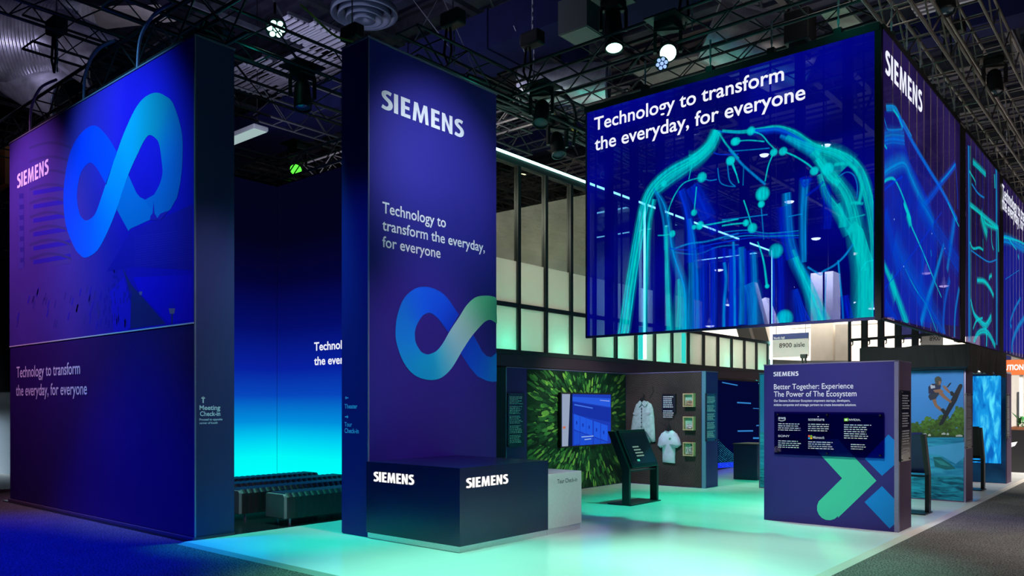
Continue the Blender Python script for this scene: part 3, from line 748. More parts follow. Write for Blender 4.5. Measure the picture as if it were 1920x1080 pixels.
q = MB(); q.poly([PL(532, 374), PL(558, 372), PL(558, 392), PL(532, 393)], (.16, .52, .01)); q.poly([PY(p.x and 1420 + (545 + 9 * math.cos(t_)) / 3.273, 670 + (383 + 6 * math.sin(t_)) / 3.273, YP - .005) for t_ in [k * PI / 5 for k in range(10)] for p in [Vector((1, 0, 0))]], (.8, .9, .7)); q.build('eye_mark', M['vcol'], pl)
plate_text('SONY', 128, 199, 476, 488, .015, M['plate_white'], 'logo_lettering')
plate_text('Microsoft', 341, 412, 483, 499, .015, M['plate_white'], 'logo_lettering')
q = MB()
for x, y, cc_ in ((312, 478, (.85, .09, .03)), (325, 478, (.22, .50, .02)), (312, 491, (0, .37, .85)), (325, 491, (1, .48, 0))):
    q.poly([PL(x, y), PL(x + 11, y), PL(x + 11, y + 11), PL(x, y + 11)], cc_)
q.build('four_square_mark', M['vcol'], pl)
q = MB()
for x0, x1, y, n in ((128, 272, 405, 4), (312, 470, 408, 4), (532, 700, 412, 7), (128, 272, 510, 4), (312, 470, 516, 4), (574, 670, 532, 3)):
    p = PL(x0, y); p2 = PL(x1, y)
    scribble(q, 'Y', YP - .004, p.x, p2.x, p.z, n, .030, .011, seed=int(x0 + y))
q.build('fine_print', M['plate_white'], pl)
# plates on the slim wall ends
M['plate_dark'] = mat('dark_text_plate', (.015, .016, .02), .15, 0, .6)
M['plate_grey'] = mat('grey_text_plate', (.16, .15, .15), .3)
def end_plate(Xp, u0, u1, vt, vb, label, base, ink, rows, seed, loc):
    t = thing('text_plate', label, 'sign plate', loc)
    a = PX(u0, vt, Xp); b = PX(u1, vb, Xp)
    b_z = PX(u0, vb, Xp).z
    po = MB().box(Xp - .02, Xp, a.y, b.y, b_z, a.z).build('plate', base, t)
    q = MB(); scribble(q, 'X', Xp + .003, a.y + .04, b.y - .05, a.z - .06, rows, (a.z - b_z - .1) / (rows + 1), (a.z - b_z) / rows * .42, seed=seed, ragged=.3)
    q.build('fine_print', ink, po)
    for yy in (a.y + .025, b.y - .025):
        for zz in (a.z - .025, b_z + .025):
            MB().tube([(Xp - .03, yy, zz), (Xp + .012, yy, zz)], .012, 8).build('standoff', M['black_metal'], t)
    return t
end_plate(XF + .03, 1690, 1707, 732, 866, 'black text plate on the end of the navy corner wall', M['plate_dark'], M['plate_white'], 24, 5, (XF, 11.7, 1.5))

# second bay: wakeboard picture
YW = 15.62
wb = thing('exhibition_wall', 'exhibition wall printed with a wakeboarder leaping above a lake', 'exhibition wall', (-4.5, 15.9, 0))
MB().box(-6.6, XF - .012, YW, 16.24, 0, 2.32).build('wall_body', M['plum'], wb)
MB().box(XF - .012, XF, YW, 16.24, 0, 2.32).build('end_skin', M['plum'], wb)
MB().box(-6.6, XF + .004, YW - .004, 16.25, 2.32, 2.335).build('top_trim', M['alu_edge'], wb)
MB().box(XF - .02, XF + .004, YW - .006, YW + .02, 0, 2.32).build('corner_trim', M['alu_edge'], wb)
def WK(x, y, d=.004):
    p = PY(1660 + x / 3.176, 640 + y / 3.176, YW); p.y = YW - d; return p
def print_noise(name, c0, c1, scale, rot=0.0, sc=(1, 1, 1), dist=0.0, p0=.35, p1=.68):
    m, n, l, b = nodes_of(name)
    tc = n.new('ShaderNodeTexCoord'); mp = n.new('ShaderNodeMapping'); mp.inputs['Rotation'].default_value = (0, rot, 0); mp.inputs['Scale'].default_value = sc
    t = n.new('ShaderNodeTexNoise'); t.inputs['Scale'].default_value = scale; t.inputs['Detail'].default_value = 5; t.inputs['Distortion'].default_value = dist
    l.new(tc.outputs['Object'], mp.inputs[0]); l.new(mp.outputs[0], t.inputs['Vector'])
    r = n.new('ShaderNodeValToRGB'); r.color_ramp.elements[0].position = p0; r.color_ramp.elements[1].position = p1
    r.color_ramp.elements[0].color = (*c0, 1); r.color_ramp.elements[1].color = (*c1, 1)
    l.new(t.outputs['Fac'], r.inputs[0]); l.new(r.outputs[0], b.inputs['Base Color']); setp(b, 'Roughness', .6); setp(b, 'Specular IOR Level', .2)
    return m, n, l, b, r
q = MB(); zh = WK(300, 565).z
a = WK(-200, 0); q.box(-6.58, XF - .03, YW - .002, YW, zh, 2.30); q.build('sky_print', print_noise('printed_sky', (.05, .22, .60), (.07, .27, .66), 1.2)[0], wb)
q = MB(); q.box(-6.58, XF - .03, YW - .002, YW, .02, zh)
q.build('lake_print', print_noise('printed_lake', (.012, .19, .36), (.05, .42, .62), 2.2, .12, (1, 1, 6), .6)[0], wb)
q = MB(); zz = WK(300, 800).z
q.box(-6.58, XF - .03, YW - .003, YW - .002, .02, zz)
q.build('dark_water_print', print_noise('printed_dark_water', (.003, .07, .12), (.02, .36, .48), 3.5, -.1, (1, 1, 5), 1.2)[0], wb)
q = MB()
q.poly([WK(x, y) for x, y in ((285, 688), (330, 690), (395, 735), (420, 760), (360, 765), (295, 745))], (.010, .14, .16))
q.poly([WK(x, y, .0045) for x, y in ((285, 700), (340, 712), (390, 745), (330, 735))], (.03, .26, .28))
q.poly([WK(x, y) for x, y in ((160, 640), (470, 600), (470, 690), (420, 730), (330, 680), (240, 668), (160, 690))], (.07, .36, .66))
q.build('wake_print', M['vcol'], wb)
q = MB(); rr = random.Random(11)
q.poly([WK(x, y, .0036) for x, y in ((150, 572), (475, 572), (475, 540), (150, 540))], (.02, .05, .02))
for (x0, x1, top, bot, n, dark) in ((140, 215, 480, 565, 60, .6), (215, 300, 452, 560, 110, .9), (295, 395, 438, 560, 140, .7), (395, 475, 388, 560, 160, 1.0)):
    for i in range(n):
        x = rr.uniform(x0, x1); e_ = 1 - abs((x - (x0 + x1) / 2) / (x1 - x0) * 2) ** 2 * .45; y = bot - (bot - top) * e_ * rr.random() ** .8
        r_ = rr.uniform(7, 15); g = rr.uniform(.35, 1.0) * dark * (.6 + .5 * (bot - y) / (bot - top))
        q.poly([WK(x + r_ * math.cos(t_) * rr.uniform(.75, 1.2), y + r_ * .8 * math.sin(t_) * rr.uniform(.75, 1.2), .0036 + .0000035 * len(q.f)) for t_ in [k_ * PI / 4 for k_ in range(8)]][::-1], (.10 * g + .012, .24 * g + .01, .03 * g))
for x, y, w_ in ((225, 552, 22), (255, 556, 16), (335, 548, 24), (365, 550, 14), (420, 560, 40)):
    q.poly([WK(*p, .0054) for p in ((x, y + 8), (x + w_, y + 8), (x + w_, y), (x + w_ * .6, y - 6), (x, y))], (.5, .5, .48))
q.build('shore_print', M['vcol'], wb)
q = MB()
def wp(pts, col, d=.006): q.poly([WK(x, y, d) for x, y in pts], col)
SK = (.30, .13, .07); DK = (.012, .012, .02)
wp([(325, 505), (320, 492), (400, 330), (436, 262), (446, 253), (458, 256), (460, 268), (425, 355), (380, 430), (345, 492)], DK)
wp([(278, 345), (300, 340), (308, 375), (345, 408), (335, 420), (295, 388)], SK, .0063)
wp([(328, 405), (346, 398), (372, 428), (366, 444), (350, 440)], DK, .0066)
wp([(300, 295), (330, 288), (356, 322), (396, 358), (390, 368), (345, 338)], SK, .0063)
wp([(338, 262), (362, 268), (388, 304), (380, 310), (352, 284)], SK, .0062)
wp([(384, 300), (398, 296), (420, 318), (414, 334), (390, 322)], DK, .0066)
wp([(262, 315), (312, 300), (322, 312), (300, 342), (268, 352), (256, 330)], (.02, .025, .05), .0066)
wp([(256, 272), (276, 254), (305, 250), (332, 262), (326, 296), (284, 312), (258, 312)], (.010, .014, .06), .0068)
wp([(268, 262), (276, 258), (292, 270), (286, 280), (272, 282)], (.5, .5, .6), .0072); wp([(286, 264), (294, 262), (298, 276), (290, 280)], (.5, .5, .6), .0072)
wp([(285, 290), (330, 284), (350, 300), (330, 305), (296, 305)], SK, .007)
wp([(294, 222), (304, 211), (318, 208), (331, 216), (336, 234), (330, 256), (318, 264), (304, 258), (296, 242)], (.05, .045, .03), .0072)
wp([(318, 238), (333, 236), (329, 255), (319, 262)], SK, .0076)
wp([(366, 272), (384, 248), (394, 246), (392, 252), (372, 276)], DK, .0064)
q.build('wakeboarder_print', M['vcol'], wb)
end_plate(XF + .03, 1812, 1822.5, 737, 842, 'grey text plate on the end of the wakeboard picture wall', M['plate_grey'], M['plate_white'], 30, 8, (XF, 15.95, 1.5))

# third bay: water picture
YA = 19.85
wa = thing('exhibition_wall', 'farthest aisle wall carrying the bright rippling water screen', 'exhibition wall', (-4.5, 20.4, 0))
water_dark = print_noise('printed_dark_sea', (.006, .05, .16), (.015, .14, .34), 1.6, .5, (1, 1, 1), .8)[0]
MB().box(-6.6, XF - .012, YA, 20.42, 0, 2.36).build('wall_body', M['plum'], wa)
MB().box(-6.58, XF - .02, YA - .004, YA, .01, 2.34).build('sea_print', water_dark, wa)
MB().box(XF - .012, XF, YA, 20.42, 0, 2.36).build('end_skin', M['plum'], wa)
def water_screen():
    m = bpy.data.materials.new('water_screen_picture'); m.use_nodes = True; n = m.node_tree.nodes; l = m.node_tree.links; n.clear()
    tc = n.new('ShaderNodeTexCoord'); mp = n.new('ShaderNodeMapping'); mp.inputs['Rotation'].default_value = (0, -.38, 0); mp.inputs['Scale'].default_value = (3.2, 1, .75)
    t = n.new('ShaderNodeTexNoise'); t.inputs['Scale'].default_value = 2.6; t.inputs['Detail'].default_value = 4; t.inputs['Distortion'].default_value = .9
    l.new(tc.outputs['Object'], mp.inputs[0]); l.new(mp.outputs[0], t.inputs['Vector'])
    r = n.new('ShaderNodeValToRGB'); e = r.color_ramp.elements; e[0].position = .34; e[0].color = (.004, .13, .50, 1); e[1].position = .70; e[1].color = (.10, .78, 1, 1)
    x = e.new(.53); x.color = (.01, .34, .82, 1)
    l.new(t.outputs['Fac'], r.inputs[0]); em_ = n.new('ShaderNodeEmission'); o = n.new('ShaderNodeOutputMaterial')
    l.new(r.outputs[0], em_.inputs[0]); l.new(em_.outputs[0], o.inputs[0]); return m
a = PY(1822, 704, YA); b = PY(1877, 870, YA)
MB().box(-5.6, b.x, YA - .03, YA - .005, PY(1877, 869, YA).z, PY(1877, 704.5, YA).z).build('water_screen', water_screen(), wa)
end_plate(XF + .03, 1888, 1893, 738, 822, 'pale text plate on the end of the rippling water wall', M['plate_grey'], M['plate_white'], 22, 12, (XF, 20.5, 1.5))
MB().box(-6.6, XF, YA - .006, YA + .58, 2.36, 2.40).build('top_trim', mat('pale_header', (.5, .5, .52), .5), wa)

# ------------------------------------------------------------------ touch kiosks (front towards local +x)
M['kiosk'] = mat('dark_green_black_kiosk_paint', (.012, .018, .020), .4, .2)
M['kiosk_screen'] = mat('kiosk_screen_glass', (.012, .012, .014), .12, 0, .6)
def kiosk(loc, rotz, label, screen_m, W_=.98, parts_text=True, back_m=None):
    t = thing('touch_kiosk', label, 'kiosk', (0, 0, 0))
    h = W_ / 2
    prof = [(-.02, 0), (.12, 0), (.12, .62), (-.17, 1.24), (-.31, 1.24), (-.02, .60)]
    for s in (-1, 1):
        o = MB().prism([(x, s * h - (.06 if s > 0 else 0), z) for x, z in prof], (0, .06, 0)).build('side_frame', M['kiosk'], t); bevel(o, .006)
    MB().box(-.30, .16, -h - .01, h + .01, 0, .018).build('base_plate', M['kiosk'], t)
    d = Vector((-.29, 0, .62)).normalized(); nrm = Vector((.62, 0, .29)).normalized()
    c0 = Vector((-.03, 0, .93)) + nrm * .015
    bz = MB().obox(c0, Vector((0, h - .062, 0)), d * .345, nrm * .03).build('screen_housing', back_m or M['kiosk'], t); bevel(bz, .006)
    so = MB().obox(c0 + nrm * .033, Vector((0, h - .10, 0)), d * .285, nrm * .003).build('screen', screen_m, t)
    MB().box(-.005, .105, -h + .062, h - .062, .56, .585).build('cross_bar', M['kiosk'], t)
    if parts_text:
        q = MB()
        for i in range(4):
            cc_ = c0 + nrm * .038 + d * (.02 - .055 * i); w_ = (.20, .22, .25, .24)[i] ; y0 = -.20 + .008 * i
            wv = Vector((0, 1, 0))
            q.add([cc_ + wv * y0 - d * .012, cc_ + wv * (y0 + w_) - d * .012, cc_ + wv * (y0 + w_) + d * .012, cc_ + wv * y0 + d * .012], [(0, 1, 2, 3)])
        q.build('screen_text', emit('kiosk_text_pixels', (.35, .60, .50), .5), so)
        cc_ = c0 + nrm * .038 + d * (-.225)
        MB().add([cc_ + Vector((0, a_, 0)) + d * b_ for a_, b_ in ((-.21, -.018), (-.13, -.018), (-.13, .018), (-.21, .018))], [(0, 1, 2, 3)]).build('screen_button', emit('kiosk_button_pixels', (.1, .75, .55), .7), so)
    t.location = loc; t.rotation_euler.z = rotz
    return t
kiosk((-7.20, 11.92, 0), 0.0, 'dark touch kiosk standing before the wooden wall with hung shirts', M['kiosk_screen'])
M['kiosk_blue'] = mat('kiosk_blue_back', (.010, .016, .16), .35)
kiosk((-3.52, 13.68, 0), PI / 2, 'blue-backed kiosk beside the wakeboard picture', M['kiosk_screen'], parts_text=False, back_m=M['kiosk_blue'])
kiosk((-3.52, 18.15, 0), PI / 2, 'black-backed kiosk before the rippling water wall', M['kiosk_screen'], parts_text=False)

# ------------------------------------------------------------------ inner bay: forest wall, wooden wall
XG = -9.25; YG0, YG1 = 11.40, 14.80; HW = 2.36
gw = thing('exhibition_wall', 'exhibition wall printed with a green forest canopy behind the white counter', 'exhibition wall', (-9.5, 12.8, 0))
MB().box(XG - .58, XG, 10.82, YG1 + .58, 0, HW).build('wall_body', M['bay_navy'], gw)
MB().box(XG - .57, XG + .003, 10.80, 10.82, 0, HW).build('corner_trim', mat('pale_blue_trim', (.16, .34, .46), .4), gw)
MB().box(XG - .58, XG + .006, 10.82, YG1, HW, HW + .012).build('top_trim', M['alu_edge'], gw)
MB().box(XG, XG + .003, YG0, YG1, .01, HW - .01).build('forest_floor_print', print_noise('printed_forest_floor', (.002, .012, .009), (.005, .045, .02), 1.6)[0], gw)
q = MB(); rr = random.Random(21); cy, cz = 13.35, 1.42
for i in range(2000):
    y = rr.uniform(YG0 + .05, YG1 - .06); z = rr.uniform(.05, HW - .06)
    dy, dz = y - cy, z - cz; R_ = math.hypot(dy * .9, dz); ang = math.atan2(dz, dy)
    if R_ < .25: continue
    dens = .55 + .45 * math.sin(3.1 * y + 2.2 * math.sin(2.7 * z)) * math.cos(2.3 * z + y)
    fade = max(.12, 1 - max(0, y - 13.6) * .62)
    if rr.random() > dens * (.55 + .45 * fade) + .15: continue
    ln = .034 + .058 * R_ * rr.uniform(.5, 1.3); wd = rr.uniform(.018, .040)
    lit = rr.random(); g = (.10 + .90 * lit ** 2.4) * fade
    col = (.02 * g + .30 * g * lit ** 4, .26 * g + .34 * g * lit ** 2, .09 * g)
    tp = (math.cos(ang), math.sin(ang)); nn = (-tp[1], tp[0]); X_ = XG + .0035 + .0000012 * i
    pts = []
    for k_ in range(7):
        a_ = k_ * 2 * PI / 7; j = rr.uniform(.75, 1.2)
        al = math.cos(a_) * ln * j; ac = math.sin(a_) * wd * j
        pts.append((X_, min(max(y + tp[0] * al + nn[0] * ac, YG0), YG1 - .005), min(max(z + tp[1] * al + nn[1] * ac, .01), HW - .012)))
    q.poly(pts, col)
q.build('forest_canopy_print', M['vcol'], gw)
end_plate(XG + .03, 952.5, 983, 737, 839, 'large black text plate left of the forest canopy wall', M['plate_dark'], mat('green_white_ink', (.55, .80, .66), .5), 34, 31, (XG, 11.0, 1.4))

ww = thing('exhibition_wall', 'exhibition wall printed with cut tree rings behind the hanging shirts', 'exhibition wall', (-8.3, 15.0, 0))
MB().box(XG + .004, -7.385, YG1, 15.38, 0, HW).build('wall_body', M['bay_navy'], ww)
MB().box(-7.45, -7.37, YG1 - .006, YG1 + .02, 0, HW + .006).build('corner_trim', mat('teal_blue_trim', (.10, .26, .38), .4), ww)
MB().box(XG + .004, -7.38, YG1, 15.38, HW, HW + .012).build('top_trim', M['alu_edge'], ww)
def ring_mat():
    m, n, l, b = nodes_of('printed_tree_rings')
    tc = n.new('ShaderNodeTexCoord'); mp = n.new('ShaderNodeMapping'); mp.inputs['Location'].default_value = (8.85, 0, -1.05); mp.inputs['Scale'].default_value = (1, 0, .95)
    w = n.new('ShaderNodeTexWave'); w.wave_type = 'RINGS'; w.rings_direction = 'SPHERICAL'; w.inputs['Scale'].default_value = 9.0
    w.inputs['Distortion'].default_value = 5.0; w.inputs['Detail'].default_value = 4; w.inputs['Detail Scale'].default_value = 1.2
    l.new(tc.outputs['Object'], mp.inputs[0]); l.new(mp.outputs[0], w.inputs['Vector'])
    r = n.new('ShaderNodeValToRGB'); r.color_ramp.elements[0].color = (.036, .028, .027, 1); r.color_ramp.elements[1].color = (.072, .060, .058, 1)
    l.new(w.outputs['Fac'], r.inputs[0])
    t = n.new('ShaderNodeTexNoise'); t.inputs['Scale'].default_value = 1.6; t.inputs['Detail'].default_value = 6; l.new(tc.outputs['Object'], t.inputs['Vector'])
    mx = n.new('ShaderNodeMixRGB'); mx.blend_type = 'MULTIPLY'; mx.inputs[0].default_value = .6
    r2 = n.new('ShaderNodeValToRGB'); r2.color_ramp.elements[0].position = .35; r2.color_ramp.elements[0].color = (.35, .40, .42, 1); r2.color_ramp.elements[1].position = .65; r2.color_ramp.elements[1].color = (1.2, 1.1, 1.05, 1)
    l.new(t.outputs['Fac'], r2.inputs[0]); l.new(r.outputs[0], mx.inputs[1]); l.new(r2.outputs[0], mx.inputs[2])
    l.new(mx.outputs[0], b.inputs['Base Color']); setp(b, 'Roughness', .6); setp(b, 'Specular IOR Level', .2); return m
MB().box(XG + .01, -7.46, YG1 - .003, YG1, .01, HW - .01).build('tree_ring_print', ring_mat(), ww)
def WD(x, y, d=.004):
    p = PY(930 + x / 4.465, 680 + y / 4.465, YG1); p.y = YG1 - d; return p
q = MB()
for pts in ([(1305, 200), (1318, 196), (1326, 245), (1290, 300), (1280, 300), (1312, 246)], [(1330, 470), (1340, 476), (1440, 535), (1430, 540)], [(1200, 240), (1262, 282), (1256, 288)]):
    q.poly([WD(*p) for p in pts], (.02, .02, .02))
q.build('bark_crack_print', M['vcol'], ww)
end_plate(-7.34, 1324, 1343, 737.5, 828, 'narrow black text plate on the end of the tree ring wall', M['plate_dark'], M['plate_white'], 34, 44, (-7.37, 15.1, 1.4))
# placard
p0 = WD(1402, 262); p1 = WD(1512, 415)
t = thing('placard', 'small black placard with white lines between the shirt and the framed pictures', 'sign plate', (p0.x, YG1, p0.z))
MB().box(p0.x, p1.x, YG1 - .06, YG1 - .004, p1.z, p0.z).build('plate', M['plate_dark'], t)
q = MB(); scribble(q, 'Y', YG1 - .063, p0.x + .03, p1.x - .03, p0.z - .05, 11, .042, .022, seed=4); q.build('fine_print', M['plate_white'], t)
# framed pictures
M['pale_wood'] = mat('pale_wood_frame', (.55, .42, .22), .5, noise=.15, scale=30)
lab = ('topmost', 'middle', 'lowest'); rr = random.Random(5)
for i, (y0, y1) in enumerate(((258, 370), (450, 566), (664, 782))):
    p0 = WD(1583, y0); p1 = WD(1671, y1)
    t = thing('framed_picture', lab[i] + ' of the three small wooden framed specimens beside the blue wall edge', 'picture', (p0.x, YG1, p1.z), 'framed specimens on the tree ring wall')
    w_ = .022; D = .10
    f = MB(); f.box(p0.x, p0.x + w_, YG1 - D, YG1 - .004, p1.z, p0.z); f.box(p1.x - w_, p1.x, YG1 - D, YG1 - .004, p1.z, p0.z)
    f.box(p0.x + w_, p1.x - w_, YG1 - D, YG1 - .004, p1.z, p1.z + w_); f.box(p0.x + w_, p1.x - w_, YG1 - D, YG1 - .004, p0.z - w_, p0.z)
    f.build('frame', M['pale_wood'], t)
    MB().box(p0.x + w_, p1.x - w_, YG1 - .03, YG1 - .02, p1.z + w_, p0.z - w_).build('backing', mat('mint_backing', (.30, .62, .46), .6), t)
    s_ = MB()
    for k_ in range(46):
        x = rr.uniform(p0.x + .05, p1.x - .05); z = p1.z + w_ + .02 + rr.random() ** 1.6 * (p0.z - p1.z) * (.30 if i < 2 else .75)
        cc_ = ((.62, .50, .30), (.80, .86, .86), (.72, .80, .72))[i]; g = rr.uniform(.35, 1)
        s_.ball((x, YG1 - .045, z), .018, .012, .014, 6, 4, tuple(a_ * g for a_ in cc_))
    o = s_.build('specimen', M['vcol'], t)
# hanging clothes
def garment(name, label, outline, m, zb, hook, detail, bulge=.05):
    """front and back sheet puffed out from the wall between outline points"""
    P_ = [WD(x, y, 0) for x, y in outline]
    cx = sum(p.x for p in P_) / len(P_); cz = sum(p.z for p in P_) / len(P_)
    t = thing(name, label, 'clothing', (cx, YG1 - .05, cz))
    n = len(P_); q = MB(); rings = []
    for s_, dd in ((1.0, .02), (1.0, .045), (.93, .075), (.75, .10), (.45, .115)):
        rings.append([(cx + (p.x - cx) * s_, YG1 - dd - .004 * math.sin(7 * (p.x + p.z * .4) * 6), cz + (p.z - cz) * s_) for p in P_])
    vs = [v for r_ in rings for v in r_] + [(cx, YG1 - .118, cz)]
    fs = [(i * n + k_, i * n + (k_ + 1) % n, (i + 1) * n + (k_ + 1) % n, (i + 1) * n + k_) for i in range(len(rings) - 1) for k_ in range(n)]
    fs += [((len(rings) - 1) * n + k_, (len(rings) - 1) * n + (k_ + 1) % n, len(rings) * n) for k_ in range(n)] + [tuple(range(n))[::-1]]
    q.add(vs, fs, smooth=True); q.build('body', m, t)
    h = [WD(x, y, .06) for x, y in hook]
    MB().tube(h, .007, 6).build('hanger_hook', M['black_metal'], t)
    detail(t); return t
M['denim'] = mat('pale_denim', (.42, .56, .58), .85, noise=.16, scale=18, bump=.3)
M['cotton'] = mat('white_cotton', (.60, .66, .80), .85, noise=.12, scale=8, bump=.2)
def jacket_bits(t):
    q = MB(); q.prism([WD(x, y, .105) for x, y in ((1228, 318), (1244, 332), (1240, 352), (1222, 372), (1206, 345))], (0, -.02, 0)); q.build('collar', M['denim'], t)
    q = MB(); q.prism([WD(x, y, .105) for x, y in ((1262, 316), (1278, 322), (1290, 345), (1272, 372), (1250, 352), (1246, 334))], (0, -.02, 0)); q.build('collar', M['denim'], t)
    q = MB(); q.prism([WD(x, y, .118) for x, y in ((1240, 372), (1247, 372), (1249, 640), (1241, 640))], (0, -.006, 0)); q.build('button_placket', mat('denim_seam', (.26, .35, .37), .9), t)
    for y in (386, 412, 440, 466, 500, 535, 570):
        MB().lathe(WD(1244, y, .130), [(0, -.004), (.012, -.004), (.012, .004), (0, .005)], 10, (0, -1, 0)).build('button', M['black_metal'], t)
    for x0 in (1170, 1262):
        q = MB(); q.prism([WD(x, y, .100) for x, y in ((x0, 418), (x0 + 52, 418), (x0 + 50, 432), (x0 + 26, 444), (x0 + 2, 432))], (0, -.016, 0)); q.build('pocket_flap', mat('denim_flap', (.40, .50, .52), .9), t)
    q = MB(); q.prism([WD(x, y, .10) for x, y in ((1232, 300), (1238, 292), (1250, 292), (1256, 300), (1274, 322), (1216, 322))], (0, .03, 0)); q.build('hanger', M['black'], t)
garment('denim_jacket', 'pale denim jacket with buttons on a hanger against the tree ring wall',
        [(1216, 324), (1244, 345), (1272, 322), (1308, 348), (1322, 385), (1332, 470), (1338, 560), (1342, 660), (1316, 664), (1302, 600), (1298, 668), (1192, 668), (1182, 610), (1172, 664), (1134, 650), (1140, 560), (1152, 470), (1168, 390), (1182, 348)],
        M['denim'], 0, [(1246, 300), (1246, 284), (1252, 272), (1246, 262), (1238, 268)], jacket_bits)
def tee_bits(t):
    q = MB(); q.strip([(WD(1436 + 40 * i / 8, 566 + 14 * math.sin(PI * i / 8), .10), WD(1432 + 48 * i / 8, 568 + 22 * math.sin(PI * i / 8), .102)) for i in range(9)], [(1, 1, 1)] * 9)
    q.build('neck_rib', mat('rib_knit', (.42, .48, .60), .9), t)
    q = MB(); q.prism([WD(x, y, .112) for x, y in ((1470, 628), (1487, 628), (1487, 646), (1470, 646))], (0, -.004, 0)); q.build('chest_print', mat('green_chest_print', (.05, .30, .16), .7), t)
    q = MB(); q.prism([WD(x, y, .07) for x, y in ((1440, 548), (1456, 530), (1474, 548), (1482, 566), (1432, 566))], (0, .02, 0)); q.build('hanger', M['black'], t)
garment('t_shirt', 'white short sleeved t-shirt on a hanger to the right of the touch kiosk',
        [(1434, 566), (1456, 580), (1480, 565), (1520, 592), (1545, 640), (1558, 686), (1520, 714), (1507, 690), (1508, 770), (1505, 842), (1404, 832), (1402, 700), (1386, 714), (1360, 690), (1372, 630), (1396, 590)],
        M['cotton'], 0, [(1456, 540), (1456, 520), (1462, 508), (1456, 500), (1448, 506)], tee_bits)
# television on the forest wall
a = PX(1054, 740, XG + .09); b = PX(1145.5, 836, XG + .09)
tv = thing('television', 'wide flat television with a blue picture on the forest canopy wall', 'television', (XG + .05, 13.2, .9))
zt, zb_ = 1.90, .885
bevel(MB().box(XG + .02, XG + .085, a.y - .03, b.y + .03, zb_ - .03, zt + .03).build('housing', M['black'], tv), .008)
q = MB(); XV = XG + .087
def TV(x, y): p = PX(930 + x / 4.465, 680 + y / 4.465, XV); return (XV, p.y, p.z)
q.box(XG + .085, XV, a.y, b.y, zb_, zt, (.012, .045, .46)); tvs = q.build('screen', M['scr'], tv)
q = MB()
def tvp(pts, col, d):
    q.poly([(XV + d, min(max(TV(x, y)[1], a.y), b.y), min(max(TV(x, y)[2], zb_), zt)) for x, y in pts], col)
tvp([(540, 260), (620, 262), (603, 706), (555, 706), (540, 700)], (.30, .36, .50), .001)
tvp([(620, 262), (640, 262), (640, 712), (603, 706)], (.004, .01, .05), .001)
tvp([(640, 285), (958, 300), (958, 372), (640, 322)], (.02, .10, .72), .001)
tvp([(640, 330), (958, 380), (958, 500), (640, 430)], (.008, .03, .36), .001)
tvp([(655, 345), (810, 376), (810, 386), (655, 357)], (.05, .16, .75), .0015)
tvp([(870, 312), (950, 318), (950, 326), (870, 318)], (.25, .35, .8), .0015)
for i, x in enumerate((652, 704, 756, 818, 878)):
    y = 428 + (x - 652) * .36; w_ = 48 + i * 2
    tvp([(x, y), (x + w_, y + 18), (x + w_, y + 150), (x, y + 128)], (.015, .10, .75), .0015)
    tvp([(x, y + 140), (x + w_, y + 160), (x + w_, y + 250), (x, y + 260)], (.012, .075, .62), .0015)
    tvp([(x + 18, y + 60), (x + 28, y + 62), (x + 28, y + 90), (x + 18, y + 88)], (.008, .03, .35), .002)
tvp([(715, 618), (815, 610), (815, 618), (715, 626)], (.3, .45, .8), .0025); tvp([(740, 640), (795, 634), (795, 641), (740, 648)], (.3, .45, .8), .0025)
tvp([(558, 535), (582, 532), (582, 552), (558, 552)], (.55, .16, .08), .002)
q.build('screen_picture', M['scr'], tvs)

# inner blue room: LED wall on the same line, and a dark plinth
iw = thing('led_wall', 'dark blue LED wall with pale dashes in the inner room', 'screen', (XG, 19, 0))
MB().box(XG - .3, XG - .005, 15.42, 23.0, 0, 2.36).build('screen_frame', M['black'], iw)
MB().box(XG - .005, XG, 15.42, 22.9, .12, 2.33, (.001, .002, .030)).build('screen', M['scr'], iw); iws = iw.children[-1]
q = MB(); rr = random.Random(2)
def IW(u, v): p = PX(u, v, XG + .003); return (XG + .003, p.y, p.z)
def dash(u0, v0, u1, v1, th, col): q.poly([IW(u0, v0 + th), IW(u1, v1 + th), IW(u1, v1), IW(u0, v0)], col)
for d_ in ((1354, 716, 1383, 721.5, 2), (1382, 753.5, 1408, 755, 2.5), (1383, 807, 1412, 806.5, 2.6), (1418, 797, 1432, 796, 2), (1412, 820, 1432, 820, 3), (1412, 765, 1430, 766, 1.2), (1425, 774, 1432, 774, 1.2)):
    dash(*d_, (.03, .22, .60))
for i in range(14):
    u = 1416 + rr.random() * 16; v = 711 + rr.random() * 8; dash(u, v, u + 3, v + 1, 1.5, (.05, .6, .75))
for r_ in range(11):
    for k_ in range(16):
        u = 1347 + k_ * 1.8; v = 824 + r_ * 4.4 + (k_ * 1.8) ** .8 * 1.9 * (1 - r_ * .04); g = rr.uniform(.25, 1)
        if v < 876: dash(u, v, u + .8, v, 1.5, (.04 * g, .42 * g, .60 * g))
q.poly([IW(1346, 878), IW(1376, 876), IW(1376, 866), IW(1346, 868)], (.01, .03, .85))
q.build('screen_picture', M['scr'], iws)
a = PX(1347, 876, XG + .001)
pz = thing('plinth', 'dark plinth before the blue LED wall in the inner room', 'plinth', (-7.5, 17.4, 0))
bevel(MB().box(-7.83, -7.27, 17.1, 17.9, 0, .79).build('plinth_body', mat('plinth_navy', (.012, .014, .07), .4), pz), .006)
MB().box(-7.85, -7.25, 17.08, 17.92, .79, .81).build('plinth_top', M['black'], pz)

